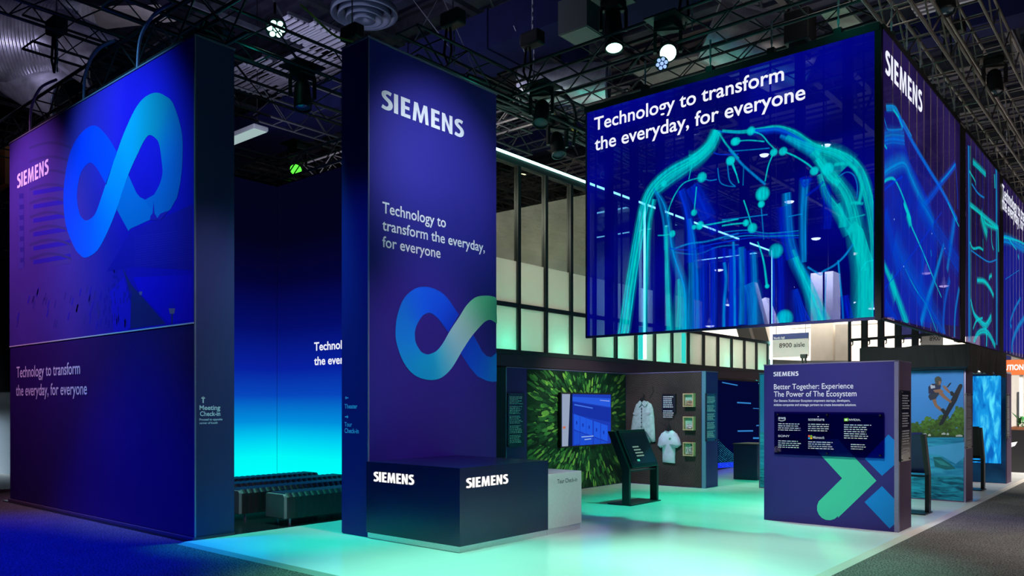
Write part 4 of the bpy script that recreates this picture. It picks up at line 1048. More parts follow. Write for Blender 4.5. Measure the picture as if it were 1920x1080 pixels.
# ================================================================== MEZZANINE WITH LIT GLASS FRONT
XM = -9.30; YM0, YM1 = 9.95, 22.80
M['frame'] = mat('dark_window_frame', (.032, .040, .044), .4, .2)
M['fascia'] = mat('plum_fascia', (.045, .022, .045), .45)
M['pane_clear'] = glass('clear_tinted_glass', (.62, .66, .62), .10, .02)
M['pane_frost'] = frosted('frosted_glass', (.80, .80, .74), .06)
mz = thing('mezzanine', 'glazed upper storey with teal light strips above the forest wall', 'mezzanine', (-11, 16, 2.4))
MB().box(-13.4, XM - .005, YM0, YM1, 2.40, 2.62).build('floor_deck', M['fascia'], mz)
MB().box(XM - .02, XM + .07, YM0, YM1 + .05, 2.385, 2.60).build('fascia_board', M['fascia'], mz)
o = MB().box(XM - .10, XM + .09, YM0, YM1 + .05, 2.60, 2.68).build('sill_rail', M['frame'], mz)
MB().box(XM - .06, XM + .02, YM0, YM1, 3.46, 3.54).build('middle_rail', M['frame'], mz)
MB().box(XM - .10, XM + .04, YM0, YM1 + .05, 6.05, 6.17).build('top_rail', M['frame'], mz)
my = [10.40 + .815 * i for i in range(16)]
for i, y in enumerate(my):
    if y > YM1: break
    MB().box(XM - .07, XM + .03, y - .04, y + .04, 2.68, 6.05 if y < 18.3 else 3.46).build('mullion', M['frame'], mz)
ys_ = [YM0] + [y for y in my if y < YM1] + [YM1]
for i in range(len(ys_) - 1):
    y0 = ys_[i] + (.04 if i else 0); y1 = ys_[i + 1] - .04
    if y1 - y0 < .1: continue
    MB().box(XM - .03, XM - .018, y0, y1, 2.68, 3.46).build('frosted_pane', M['pane_frost'], mz)
    if y0 < 18.3:
        MB().box(XM - .03, XM - .018, y0, y1, 3.54, 4.31).build('frosted_pane', M['pane_frost'], mz)
        MB().box(XM - .03, XM - .018, y0, y1, 4.31, 6.05).build('clear_pane', M['pane_clear'], mz)
M['room_wall'] = mat('warm_grey_room_wall', (.42, .40, .36), .75, noise=.2, scale=1.5)
MB().box(-13.3, XM - .08, 13.72, 13.80, 2.62, 6.08).build('partition', M['room_wall'], mz)
MB().box(-13.3, XM - .08, 17.95, 18.03, 2.62, 6.08).build('partition', M['room_wall'], mz)
MB().box(-13.4, -13.3, YM0, YM1, 2.62, 6.0).build('rear_partition', M['room_wall'], mz)
for z, y0, y1 in ((6.185, YM0, YM1),):
    MB().box(XM + .02, XM + .06, y0, y1, z, z + .03).build('light_strip', M['strip'], mz)
for y in (15.62, YM1):
    MB().box(XM + .02, XM + .06, y - .03, y + .03, 2.72, 6.2).build('light_strip', M['strip'], mz)
for y in (15.62, 17.90, YM1):
    MB().box(-13.2, XM + .02, y - .015, y + .015, 6.185, 6.21).build('light_strip', M['strip'], mz)
    MB().box(-13.2, XM - .1, y - .06, y + .06, 6.08, 6.16).build('cross_beam', M['frame'], mz)
M['teal_tube'] = emit('teal_column_light', (.03, .62, .56), 1.1)
for y in (15.42, 17.42):
    MB().box(XM + .03, XM + .08, y - .07, y + .05, 2.70, 3.42).build('column_light', M['teal_tube'], mz)
for y in (10.9, 12.5, 14.6, 16.6, 20.0, 22.2):
    point('mezzanine_uplight', (XM - .40, y, 2.74), 34, (.02, 1.0, .70), .12)

# ================================================================== HANGING LED MESH SCREENS
ZL0, ZL1 = 2.79, 6.46
M['led_blue'] = led_mesh('led_mesh_blue', (.0004, .0008, .12), 1.0, .52, (.62, .70, 1.0))
M['led_dim'] = led_mesh('led_mesh_dusk', (.013, .007, .050), 1.0, .34, (.8, .72, 1.0))
M['glow'] = glow_ribbon('led_lit_strokes', 1.0)
CY = (.0, .62, .66); CB = (.0, .26, .72); BL_ = (.0, .035, .70); TQ = (.0, .58, .58); DB = (.0, .01, .50)
class Glow:
    def __init__(s, plane, c, x0, y0, sc):
        s.mb = MB(); s.plane = plane; s.c = c; s.x0 = x0; s.y0 = y0; s.sc = sc; s.n = 0; s.k = .62; s.rnd = random.Random(17)
    def pt(s, x, y):
        p = (PX if s.plane == 'X' else PY)(s.x0 + x / s.sc, s.y0 + y / s.sc, s.c)
        return (p.y if s.plane == 'X' else p.x, p.z)
    def P3(s, h, z, d):
        h = min(max(h, s.lo), s.hi); z = min(max(z, ZL0 + .02), ZL1 - .02)
        return (s.c + d, h, z) if s.plane == 'X' else (h, s.c - d, z)
    def line(s, pts, w, col, soft=1.0, ends=(1, 1), fibres=None):
        """one glowing stroke: a soft band with fine brighter fibres running in it"""
        q = [s.pt(*p) for p in _catmull(pts, 5)] if len(pts) > 2 else [s.pt(*p) for p in pts]
        w = w * s.k; m = len(q)
        def band(off0, off1, bw, sf, cl):
            s.n += 1; d = .006 + .00003 * s.n; vs = []; so = []
            for i in range(m):
                a = q[max(i - 1, 0)]; b = q[min(i + 1, m - 1)]; dx, dz = b[0] - a[0], b[1] - a[1]; L = math.hypot(dx, dz) or 1
                t = i / (m - 1); e = ends[0] + (ends[1] - ends[0]) * t; ww = bw * e / 2; of = (off0 + (off1 - off0) * t) * e * w
                nx, nz = -dz / L, dx / L; h, z = q[i]
                for k_, sv in ((-1, 0), (-.4, sf * .8), (0, sf), (.4, sf * .8), (1, 0)):
                    o_ = ww * k_ + of; vs.append(s.P3(h + nx * o_, z + nz * o_, d)); so.append(sv)
            fs = [(i * 5 + k_, i * 5 + k_ + 1, i * 5 + k_ + 6, i * 5 + k_ + 5) for i in range(m - 1) for k_ in range(4)]
            s.mb.add(vs, fs, [cl] * len(vs), so)
        if w < .075: band(0, 0, max(w * .85, .022), soft, col); return
        band(0, 0, w * 1.5, soft * .50, col); band(0, 0, w * .9, soft * .35, col)
        for i in range(int(2 + w * 22)):
            a = s.rnd.uniform(-.42, .42); b = a + s.rnd.uniform(-.18, .18)
            band(a, b, s.rnd.uniform(.018, .036), s.rnd.uniform(.4, .95) * soft, tuple(c * s.rnd.uniform(.8, 1.25) for c in col))
    def dot(s, x, y, r, col, ring=0):
        h, z = s.pt(x, y); s.n += 1; d = .006 + .00003 * s.n; r = r / s.sc * .0075 * s.scale
        vs = [s.P3(h, z, d)]; so = [1.0 if not ring else .75]
        for rr_, sv in ((.6, 1.0), (1.0, .75), (1.4, 0)):
            for k_ in range(16):
                t = k_ * PI / 8; vs.append(s.P3(h + r * rr_ * math.cos(t), z + r * rr_ * math.sin(t), d)); so.append(sv)
        fs = [(0, 1 + k_, 1 + (k_ + 1) % 16) for k_ in range(16)]
        for g in range(2): fs += [(1 + g * 16 + k_, 1 + g * 16 + (k_ + 1) % 16, 17 + g * 16 + (k_ + 1) % 16, 17 + g * 16 + k_) for k_ in range(16)]
        s.mb.add(vs, fs, [col] * len(vs), so)
    def fill(s, pts, col, soft=.8):
        s.n += 1; d = .006 + .00003 * s.n; q = [s.pt(*p) for p in pts]
        s.mb.add([s.P3(h, z, d) for h, z in q], [tuple(range(len(q)))], [col] * len(q), [soft] * len(q))
YLED = 10.70; XLED = -2.90
lf = thing('led_screen', 'hanging see-through LED screen showing a glowing blue shirt', 'screen', (-5.2, YLED, ZL0))
aL = PY(1098, 500, YLED).x
xs0, xs1 = aL, XLED - .10
n_t = 9
MB().box(xs0 + .02, xs1, YLED, YLED + .004, ZL0 + .02, ZL1 - .02).build('led_panel', M['led_blue'], lf)
f = MB(); f.box(xs0 - .02, xs1 + .06, YLED - .01, YLED + .10, ZL1 - .02, ZL1 + .08); f.build('top_rail', M['black'], lf)
f = MB(); f.box(xs0 - .0, xs1 + .06, YLED + .0, YLED + .05, ZL0 - .015, ZL0 + .02); f.build('bottom_rail', mat('led_edge_blue', (.02, .02, .12), .5), lf)
f = MB(); f.box(xs0 - .0, xs0 + .03, YLED - .004, YLED + .08, ZL0, ZL1); f.build('edge_rail', mat('led_edge_navy', (.008, .008, .09), .5), lf)
f = MB(); f.box(xs1 + .0, XLED - .02, YLED - .004, YLED + .10, ZL0 - .02, ZL1 + .02); f.build('corner_post', M['black'], lf)
for u in (1142, 1189, 1238, 1292, 1396, 1500, 1590):
    x = PY(u, 400, YLED + .12).x
    f = MB(); f.box(x - .06, x + .06, YLED + .08, YLED + .16, ZL0 + .02, ZL1); f.build('rear_post', M['black_metal'], lf)
for u in (1118, 1166, 1213, 1265, 1345, 1445, 1545, 1620):
    x = PY(u, 400, YLED + .05).x
    f = MB(); f.box(x - .010, x + .010, YLED + .03, YLED + .05, ZL0 + .02, ZL1); f.build('tile_seam', M['black'], lf)
g = Glow('Y', YLED, 1090, 220, 2.572); g.lo = xs0 + .03; g.hi = xs1 - .01; g.scale = 1.15
g.line([(655, 62), (620, 130), (540, 200), (430, 262), (350, 335), (308, 420), (280, 560), (240, 800), (203, 1060)], .24, CY, .95, (.8, 1.2))
g.line([(655, 62), (625, 140), (545, 215), (440, 290), (360, 350)], .26, TQ, .8)
g.line([(652, 66), (610, 150), (560, 200), (520, 215)], .40, CY, .55, (.5, 1))
g.line([(352, 395), (328, 520), (318, 700), (312, 860), (306, 1050)], .13, CY, .75)
g.line([(350, 340), (380, 420), (400, 520), (405, 640)], .11, CB, .6)
g.line([(365, 360), (410, 450), (440, 640), (490, 800), (500, 900), (495, 1050)], .20, CB, .75, (.4, 1.6))
g.line([(410, 520), (414, 680), (420, 850), (428, 1050)], .14, CY, .8, (.6, 1.2))
g.line([(470, 780), (480, 880), (478, 1050)], .34, CY, .55, (.3, 1.4))
g.line([(520, 490), (535, 600), (545, 760), (546, 1050)], .22, CB, .85, (.5, 1.4))
g.line([(482, 350), (512, 450), (528, 560), (532, 700)], .22, BL_, .8)
g.line([(535, 330), (570, 400), (610, 490)], .40, BL_, .55)
g.line([(540, 340), (600, 450), (650, 560)], .30, DB, .6)
g.line([(370, 570), (400, 569), (440, 563)], .05, CY, .9)
g.line([(435, 640), (520, 610), (600, 600), (700, 575), (760, 560)], .07, CB, .85)
g.line([(425, 632), (520, 640), (620, 615), (760, 590)], .05, BL_, .9)
g.line([(440, 650), (560, 660), (660, 625), (760, 615)], .05, CB, .6)
for i, x in enumerate((560, 585, 610, 640, 690, 720)):
    g.line([(x, 610 + i * 5), (x + 4, 800), (x + 2, 1040)], .14 if i % 2 else .22, BL_ if i % 2 else DB, .65)
g.line([(690, 700), (700, 780), (690, 900), (688, 1030)], .12, CB, .8)
g.line([(740, 640), (735, 800), (742, 1020)], .16, BL_, .8)
g.line([(640, 170), (670, 180), (760, 178)], .05, BL_, .9); g.line([(660, 68), (700, 72), (770, 72)], .07, BL_, .9)
g.line([(662, 70), (700, 130), (760, 200)], .07, CY, .75); g.line([(705, 200), (715, 300), (745, 335)], .05, CB, .8)
g.line([(720, 210), (735, 245), (752, 280)], .05, CY, .9); g.line([(580, 290), (500, 315), (455, 370), (425, 440), (420, 480)], .05, CY, .85); g.line([(580, 292), (620, 305), (655, 300)], .04, CB, .8)
g.line([(545, 460), (552, 390), (557, 335)], .05, CY, .9); g.line([(400, 320), (450, 275), (525, 225)], .05, CY, .8); g.line([(570, 525), (650, 512), (760, 490)], .06, CY, .9)
g.line([(520, 300), (530, 250), (538, 215)], .03, CY, .7)
for x, y, r in ((720, 210, 16), (583, 290, 18), (400, 320, 13), (545, 460, 12), (570, 525, 13), (545, 530, 9), (440, 562, 13), (575, 520, 14), (740, 118, 14)): g.dot(x, y, r, CY)
g.x0 = 1370
g.line([(-40, 66), (40, 72), (100, 66), (160, 58), (230, 52), (310, 78), (400, 138), (490, 165), (570, 200), (625, 260), (660, 360), (690, 500), (704, 640), (712, 980)], .19, TQ, .85, (.3, 1.2))
g.line([(100, 72), (180, 66), (240, 66), (330, 110), (400, 160)], .13, BL_, .9)
g.line([(240, 90), (300, 120), (380, 160), (430, 180)], .18, CB, .8, (.4, 1.3))
g.line([(270, 95), (340, 130), (420, 160), (500, 185), (560, 240)], .34, TQ, .7, (.3, 1.3))
g.line([(400, 165), (450, 230), (520, 320), (560, 380), (590, 470), (615, 600), (640, 760), (640, 990)], .26, TQ, .9, (.7, 1.5))
g.line([(420, 200), (480, 290), (525, 320)], .15, TQ, .9); g.line([(500, 230), (560, 225), (605, 255), (632, 320), (622, 405), (600, 415)], .12, TQ, .85)
g.line([(520, 290), (560, 265), (595, 280), (612, 330), (610, 390)], .04, CB, .7)
g.line([(430, 275), (460, 370), (500, 430), (545, 500), (580, 560)], .20, TQ, .8, (.5, 1.2)); g.line([(515, 420), (540, 480), (545, 530)], .16, TQ, .8)
g.line([(580, 415), (610, 412), (640, 418)], .10, TQ, .8); g.line([(560, 490), (600, 482), (650, 470)], .05, TQ, .7)
g.fill([(560, 545), (600, 500), (640, 540), (670, 640), (690, 692), (712, 700), (712, 985), (632, 985), (630, 740), (605, 650)], TQ, .75)
g.line([(630, 740), (655, 700), (690, 690)], .06, CY, .9); g.line([(652, 740), (650, 860), (655, 980)], .07, (0, .44, .52), .9)
g.line([(690, 690), (705, 720), (710, 980)], .12, (0, .48, .52), .7)
g.line([(270, 365), (276, 470), (285, 590), (310, 690), (350, 765), (390, 850), (415, 930), (430, 990)], .20, CB, .85, (.8, 1.5))
g.line([(300, 640), (340, 740), (380, 830), (410, 910), (440, 990)], .18, TQ, .85, (.5, 1.9))
g.line([(360, 300), (352, 420), (350, 560), (352, 700)], .17, CB, .8, (1.1, .7)); g.line([(345, 290), (360, 330), (385, 290)], .14, DB, .9); g.line([(365, 380), (420, 340), (450, 310)], .10, DB, .7)
g.line([(372, 722), (420, 752), (440, 760), (445, 745), (500, 715), (550, 670), (592, 612)], .07, CB, .9); g.line([(462, 755), (458, 860), (460, 985)], .05, CB, .8)
g.line([(520, 690), (530, 800), (540, 900), (545, 985)], .06, CB, .9); g.line([(260, 430), (270, 560), (300, 680)], .34, DB, .7)
g.line([(460, 330), (470, 460), (465, 540)], .20, DB, .6); g.line([(310, 830), (330, 930), (345, 990)], .30, BL_, .6, (.5, 1.4)); g.line([(550, 860), (570, 985)], .2, DB, .7)
for i, x in enumerate((12, 30, 52, 70, 92, 112, 205, 240)):
    g.line([(x, 610 + 8 * i), (x + 5, 780), (x + 3, 1000)], (.10, .20, .14)[i % 3], (BL_, DB, CB)[i % 3], .7)
g.line([(95, 800), (110, 860), (120, 1000)], .34, CB, .5)
g.line([(15, 600), (20, 720), (22, 1010)], .10, CB, .8)
g.line([(100, 68), (150, 85), (185, 125), (212, 152)], .05, CY, .9); g.line([(30, 117), (90, 112), (165, 118)], .05, CY, .9); g.line([(255, 165), (300, 183), (340, 205), (380, 232), (405, 258)], .06, CY, .9)
g.line([(210, 172), (185, 230), (168, 310)], .05, CY, .9); g.line([(-5, 155), (55, 225), (110, 275), (170, 325)], .09, CB, .9); g.line([(0, 165), (70, 160), (190, 150)], .03, CB, .8)
g.line([(5, 200), (25, 260), (42, 318)], .05, CY, .9); g.line([(65, 235), (62, 330)], .04, CB, .7); g.line([(-60, 245), (-50, 310), (-20, 330), (20, 335)], .04, CB, .7)
g.line([(150, 440), (155, 500), (162, 590)], .03, CB, .7); g.line([(65, 400), (85, 460), (104, 525)], .05, CY, .9); g.line([(-40, 524), (20, 515), (80, 510)], .06, CY, .9)
g.line([(-40, 496), (60, 485), (180, 470)], .04, CB, .9); g.line([(280, 480), (330, 470), (350, 468)], .04, CB, .9)
for k_ in range(4): g.line([(-30, 555 + 16 * k_), (80, 545 + 13 * k_), (180, 560 + 7 * k_), (330, 548 + 11 * k_)], .04, (CB, BL_)[k_ % 2], .85)
g.line([(132, 600), (160, 690), (178, 820)], .06, CY, .9, (.7, 1.5))
for x, y, r in ((100, 67, 15), (30, 117, 14), (255, 165, 14), (210, 170, 13), (405, 260, 14), (156, 370, 24), (150, 420, 12), (107, 535, 17), (76, 510, 12), (4, 210, 14), (178, 815, 8), (470, 250, 20)): g.dot(x, y, r, CY)
g.dot(220, 645, 24, (0, .48, .60)); g.dot(262, 970, 28, (0, .50, .66))
g.mb.build('screen_picture', M['glow'], lf)
tx = MB()
write_px(tx, 'Technology to transform', 'Y', YLED - .03, 1114, 1470, 221.7, 245, .014)
write_px(tx, 'the everyday, for everyone', 'Y', YLED - .03, 1115, 1510, 259, 282.7, .014)
tx.build('slogan_lettering', M['white_px'], lf)

def side_screen(label, y0, y1, mtl):
    t = thing('led_screen', label, 'screen', (XLED, (y0 + y1) / 2, ZL0))
    MB().box(XLED - .004, XLED, y0, y1, ZL0, ZL1 - .02).build('led_panel', mtl, t)
    MB().box(XLED - .08, XLED + .012, y0, y1, ZL1 - .02, ZL1 + .05).build('top_rail', M['black'], t)
    MB().box(XLED - .05, XLED + .006, y0, y1, ZL0 - .02, ZL0).build('bottom_rail', M['black'], t)
    MB().box(XLED - .10, XLED + .008, y1 + .02, y1 + .40, ZL0 - .02, ZL1).build('rear_post', M['black'], t)
    k = max(3, round((y1 - y0) / .42)); m_ = emit('led_seam_glint', (.13, .10, .20), 1.0) if 'seam' not in M else M['seam']; M['seam'] = m_
    for i in range(1, k):
        y = y0 + (y1 - y0) * i / k
        MB().box(XLED + .001, XLED + .004, y - .014, y + .014, ZL0 + .01, ZL1 - .03).build('tile_seam', M['seam_metal'], t)
    return t
M['seam_metal'] = mat('pale_tile_frame', (.55, .48, .52), .5)
s1 = side_screen('hanging LED screen with white brand word and crossing blue beams facing the aisle', 10.72, 15.22, M['led_dim'])
g = Glow('X', XLED, 1640, 50, 2.918); g.lo = 10.74; g.hi = 15.2; g.scale = 1.15
g.fill([(40, 450), (105, 455), (160, 560), (210, 640), (360, 880), (455, 1060), (455, 1640), (40, 1640)], (0, .012, .42), .42)
g.fill([(40, 600), (150, 590), (190, 740), (300, 960), (340, 1200), (300, 1650), (40, 1650)], (0, .03, .62), .5)
g.line([(60, 445), (110, 452), (140, 520), (150, 560)], .14, CB, .9); g.line([(100, 455), (130, 500), (150, 548)], .10, CY, .9); g.line([(40, 470), (60, 540), (75, 565), (150, 562)], .07, CB, .8)
g.line([(130, 490), (210, 640), (300, 790), (350, 870), (400, 960), (450, 1060)], .14, (0, .16, .80), .9); g.line([(150, 510), (200, 600)], .08, CB, .9)
g.line([(440, 752), (400, 805), (350, 868), (300, 935), (250, 985)], .20, (0, .09, .75), .8); g.line([(440, 752), (400, 805), (360, 850)], .10, CB, .9); g.line([(440, 752), (450, 900), (452, 1000)], .12, (0, .05, .6), .8)
g.line([(40, 610), (90, 600), (160, 610)], .34, (0, .18, .72), .7); g.line([(40, 640), (64, 668)], .08, CY, .9)
g.line([(40, 800), (100, 760), (160, 745), (200, 830), (260, 960), (320, 1080)], .34, (0, .26, .72), .65); g.line([(40, 850), (95, 830), (130, 880), (170, 980), (190, 1040), (200, 1090)], .11, CY, .9); g.line([(160, 970), (195, 1060)], .14, CY, .9)
g.line([(40, 900), (90, 860), (150, 820)], .08, BL_, .9)
g.x0, g.y0, g.sc = 1640, 380, 3.375
g.line([(180, 0), (213, 100), (225, 140), (300, 310), (375, 495), (420, 600)], .12, CY, .9, (1.3, .5)); g.line([(200, 70), (222, 140)], .22, TQ, .9)
g.line([(50, 380), (90, 470), (115, 530), (160, 650), (205, 780)], .26, TQ, .9, (.6, 1.2)); g.line([(95, 480), (130, 600)], .40, TQ, .5)
g.line([(435, 265), (400, 390), (370, 500), (330, 620), (290, 770)], .24, CB, .75, (.7, 1.3)); g.line([(505, 90), (480, 260), (455, 430)], .20, CB, .75); g.line([(500, 110), (470, 320)], .42, (0, .10, .65), .6)
g.line([(190, 420), (250, 540), (320, 645), (360, 740), (392, 830)], .06, CY, .9); g.line([(460, 0), (500, 90), (530, 150)], .08, CY, .8)
g.line([(270, 0), (350, 120), (440, 260), (530, 400)], .60, (0, .05, .55), .7); g.line([(120, 250), (190, 400), (280, 560), (360, 700), (430, 830)], .70, (0, .08, .62), .65)
g.line([(60, 60), (120, 300), (150, 420)], .5, (0, .05, .6), .6); g.line([(60, 640), (110, 730), (140, 790)], .3, (0, .04, .55), .7); g.line([(300, 300), (290, 480), (270, 640)], .34, (0, .06, .6), .6); g.line([(350, 300), (355, 340)], .12, CB, .8)
g.line([(470, 480), (440, 620), (430, 760), (440, 850)], .24, (0, .12, .68), .7); g.line([(530, 540), (505, 700), (500, 860)], .18, CB, .7); g.line([(60, 540), (230, 330), (420, 60)], .06, BL_, .8)
for x, y in ((118, 106), (178, 404), (357, 196), (440, 290)): g.dot(x, y, 4, (.4, .7, 1))
g.mb.build('screen_picture', M['glow'], s1)
tx = MB(); siemens(tx, 'X', XLED + .03, 1660, 1729, 90, 137); tx.build('brand_lettering', M['white_px'], s1)
s2 = side_screen('hanging LED screen with cyan line drawing in the middle of the aisle row', 15.72, 19.0, M['led_dim'])
g = Glow('X', XLED, 1640, 380, 3.375); g.lo = 15.75; g.hi = 18.96; g.scale = 1.3
for x, w_, c_ in ((592, .20, CB), (603, .06, CY), (765, .22, CB), (770, .07, CY), (680, .05, BL_), (640, .05, BL_), (715, .05, BL_)): g.line([(x, -360), (x + 3, 100), (x + 4, 900)], w_, c_, .85)
g.line([(600, 10), (650, 50), (690, 85), (780, 160)], .14, CY, .9); g.line([(670, 70), (690, 150), (710, 200)], .40, TQ, .8); g.line([(690, 90), (700, 130), (770, 165)], .16, TQ, .9); g.line([(778, 160), (780, 230), (782, 312)], .14, CY, .9)
g.line([(735, 150), (738, 250), (750, 300)], .12, CY, .9); g.line([(600, 250), (620, 290), (660, 285), (684, 302)], .12, CY, .9); g.line([(684, 302), (682, 230)], .06, CY, .9)
g.line([(605, 300), (660, 340), (720, 375), (768, 360)], .08, CB, .9); g.line([(645, 492), (690, 498), (725, 540), (750, 592)], .16, CY, .95); g.line([(722, 490), (724, 470), (738, 460)], .14, CY, .9)
g.line([(604, 610), (625, 700), (660, 745), (700, 775), (735, 720)], .16, CY, .95, (.6, 1.4)); g.line([(620, 800), (640, 750), (680, 730)], .12, CY, .9); g.line([(622, 890), (650, 830), (690, 812), (725, 840), (760, 910)], .18, CY, .9); g.line([(700, 780), (706, 860), (704, 915)], .16, CY, .9)
g.line([(618, -260), (640, -240), (690, -190), (700, -180)], .18, TQ, .9); g.line([(595, -200), (630, -140), (635, -110)], .10, CY, .9); g.line([(755, -180), (758, -90)], .16, TQ, .8); g.line([(610, -120), (650, -60), (690, -30)], .10, CB, .9)
g.mb.build('screen_picture', M['glow'], s2)
s3 = side_screen('farthest hanging LED screen with a slogan running out of the frame', 19.45, 24.6, M['led_dim'])
g = Glow('X', XLED, 1640, 380, 3.375); g.lo = 19.48; g.hi = 24.5; g.scale = 1.4
g.fill([(800, 215), (945, 270), (1100, 330), (1100, 1000), (800, 930)], (0, .015, .40), .5)
g.line([(800, 225), (860, 240), (945, 290), (1050, 340)], .34, CB, .8); g.line([(800, 215), (900, 240), (945, 262)], .12, CY, .8); g.line([(850, 235), (895, 300)], .08, CY, .9)
g.line([(825, 485), (870, 455), (915, 425)], .05, CB, .9); g.line([(920, 605), (880, 680), (855, 760), (865, 790)], .14, CB, .9); g.line([(945, 730), (900, 800), (870, 880), (868, 950)], .24, CB, .8); g.line([(905, 330), (910, 355)], .14, CY, .9)
for x in (820, 850, 885, 925, 960): g.line([(x, 300), (x + 2, 600), (x, 940)], .05, BL_, .8)
g.mb.build('screen_picture', M['glow'], s3)
tx = MB(); p = PX(1879, 369, XLED + .03)
write(tx, 'Technology to transform', 'X', XLED + .03, p.y, p.y + 4.1, p.z, .27, .02)
p = PX(1879, 390, XLED + .03); write(tx, 'the everyday, for everyone', 'X', XLED + .03, p.y, p.y + 4.6, p.z, .27, .02)
tx.build('slogan_lettering', M['white_px'], s3)

# black canopy over the second bay
M['cloth'] = mat('black_canopy_cloth', (.003, .003, .003), .9)
M['cloth_side'] = mat('charcoal_canopy_cloth', (.034, .030, .028), .75)
cn = thing('canopy', 'black cloth canopy above the wakeboard picture', 'canopy', (-3.6, 17, 2.3))
xa, xb, ya, yb_, za, zb2 = -4.52, -2.75, 15.2, 18.8, 2.345, 2.72
q = MB(); n = 26
top = [(xa + (xb - xa) * i / n, ya, zb2 + .03 * math.sin(i * .5) * (1 - i / n)) for i in range(n + 1)]
q.strip([(p, (p[0], ya + .012 * math.sin(i * 1.7), za)) for i, p in enumerate(top)], [(1, 1, 1)] * (n + 1)); q.build('front_skirt', M['cloth'], cn)
q = MB(); n = 34
q.strip([((xb, ya + (yb_ - ya) * i / n, zb2), (xb - .03 + .035 * math.sin(i * 1.35) - .05 * (i % 7 == 3), ya + (yb_ - ya) * i / n, za - .06 + .05 * math.sin(i * .9))) for i in range(n + 1)], [(1, 1, 1)] * (n + 1)); q.build('side_skirt', M['cloth_side'], cn)
MB().box(xa + .01, xb - .06, ya + .02, yb_ - .02, za + .05, zb2 - .01).build('roof_cloth', M['cloth'], cn)

# rigging posts behind the aisle screens
for i, (u, w_) in enumerate(((1593, .05), (1621, .14), (1652, .14), (1684, .14), (1716, .14))):
    x = PY(u, 640, 20.9).x
    t = thing('rigging_post', ('thin black rigging post seen under the corner of the LED screen', 'first thick black rigging post right of the white column', 'second thick black rigging post from the white column', 'third thick black rigging post from the white column', 'rightmost thick black rigging post above the canopy')[i], 'post', (x, 20.9, 0))
    MB().box(x - w_ / 2, x + w_ / 2, 20.9 - .05, 20.9 + .05, 0, 6.6).build('upright', M['black_metal'], t)
    for z in (2.72, 3.30, 3.9):
        MB().obox((x + w_ / 2 + .03, 20.84, z), (.05, 0, 0), (0, .02, 0), (0, 0, .035)).build('clamp', M['black_metal'], t)
        MB().tube([(x + w_ / 2 + .07, 20.84, z + .03), (x + w_ / 2 + .07, 20.84, z - .10), (x + w_ / 2 + .04, 20.84, z - .12)], .014, 6).build('clamp_hook', M['black_metal'], t)
x0 = PY(1593, 640, 20.9).x; x1 = PY(1760, 640, 20.9).x
tag(MB().tube([(x0, 20.86, 3.32), (x1, 20.86, 3.36)], .035, 8).build('rigging_pipe', M['black_metal']), 'long black pipe crossing the rigging posts above the canopy', 'pipe')

# ================================================================== TRUSSES, RIGGING AND ROOF
def truss(label, p0, p1, w=.46, h=.46, m=None, pitch=.55, r=.026, group=None, name='lighting_truss'):
    p0 = Vector(p0); p1 = Vector(p1); d = (p1 - p0); L = d.length; d.normalize()
    sd = d.cross(Vector((0, 0, 1))).normalized(); up = Vector((0, 0, 1)); m = m or M['truss']
    t = thing(name, label, 'truss', tuple((p0 + p1) / 2), group)
    cs = [(sd * w / 2 * a + up * (h if b else 0)) for a, b in ((-1, 0), (1, 0), (1, 1), (-1, 1))]
    for c in cs: MB().tube([p0 + c, p1 + c], r, 8).build('chord', m, t)
    n = max(2, int(L / pitch))
    for k in range(4):
        a, b = cs[k], cs[(k + 1) % 4]
        pts = []
        if k in (0, 2):      # ladder faces: one bent rod, crossing over and back
            for i in range(n + 1):
                e0, e1 = (a, b) if i % 2 == 0 else (b, a); c = p0 + d * (L * i / n); pts += [c + e0, c + e1]
            MB().tube(pts, r * .5, 6).build('ladder_rungs', m, t)
        else:
            for i in range(n + 1): pts.append(p0 + d * (L * i / n) + (a if i % 2 else b))
            MB().tube(pts, r * .55, 6).build('lacing', m, t)
    return t
truss('dark truss running just above the left purple wall', (-17.5, 5.45, 6.50), (-9.2, 5.45, 6.50), .42, .50)
truss('high dark truss over the big silver ducts at upper left', (-13.2, -3, 7.55), (-13.2, 13, 7.55), .60, .60, M['black_metal'], .7)
truss('teal tinted truss between the left wall and the sign tower', (-10.8, 4.6, 7.0), (-10.8, 13.2, 7.0), .46, .46)
truss('truss carrying black cable bundles above the glazed upper storey', (-9.0, 8.2, 6.92), (-9.0, 24, 6.92), .46, .46)
truss('teal tinted truss from which the shirt screen hangs', (-9.2, 10.75, 7.02), (-1.6, 10.75, 7.02), .46, .46)
truss('second truss parallel behind the shirt screen truss', (-9.2, 14.2, 7.3), (-3.3, 14.2, 7.3), .46, .46)
truss('near truss along the aisle above the hanging brand screen', (-2.95, 6.2, 6.95), (-2.95, 26, 6.95), .46, .46, M['truss_alu'])
truss('bare metal truss high over the right aisle nearest the screens', (-2.75, 7.2, 8.15), (-2.75, 27, 8.15), .52, .52, M['truss_alu'])
truss('bare metal truss high over the right aisle farther from the screens', (-1.35, 9.0, 8.3), (-1.35, 27, 8.3), .52, .52, M['truss_alu'])
truss('bare metal truss at the far upper right', (-.2, 13, 9.6), (-.2, 32, 9.6), .6, .6, M['truss_alu'], .7)
truss('low truss on top of the left theatre screen', (-14.7, 5.8, 6.42), (-14.7, 9.9, 6.42), .40, .42)
truss('low truss on top of the rear theatre screen', (-14.9, 9.85, 6.42), (-8.9, 9.85, 6.42), .40, .42, M['truss_alu'])
truss('crossing truss above the theatre in front', (-17, 12.2, 7.3), (-9.3, 12.2, 7.3), .46, .46, M['truss_alu'])
truss('crossing truss above the theatre, middle one', (-20, 15.2, 8.0), (-9.3, 15.2, 8.0), .46, .60, M['truss'])
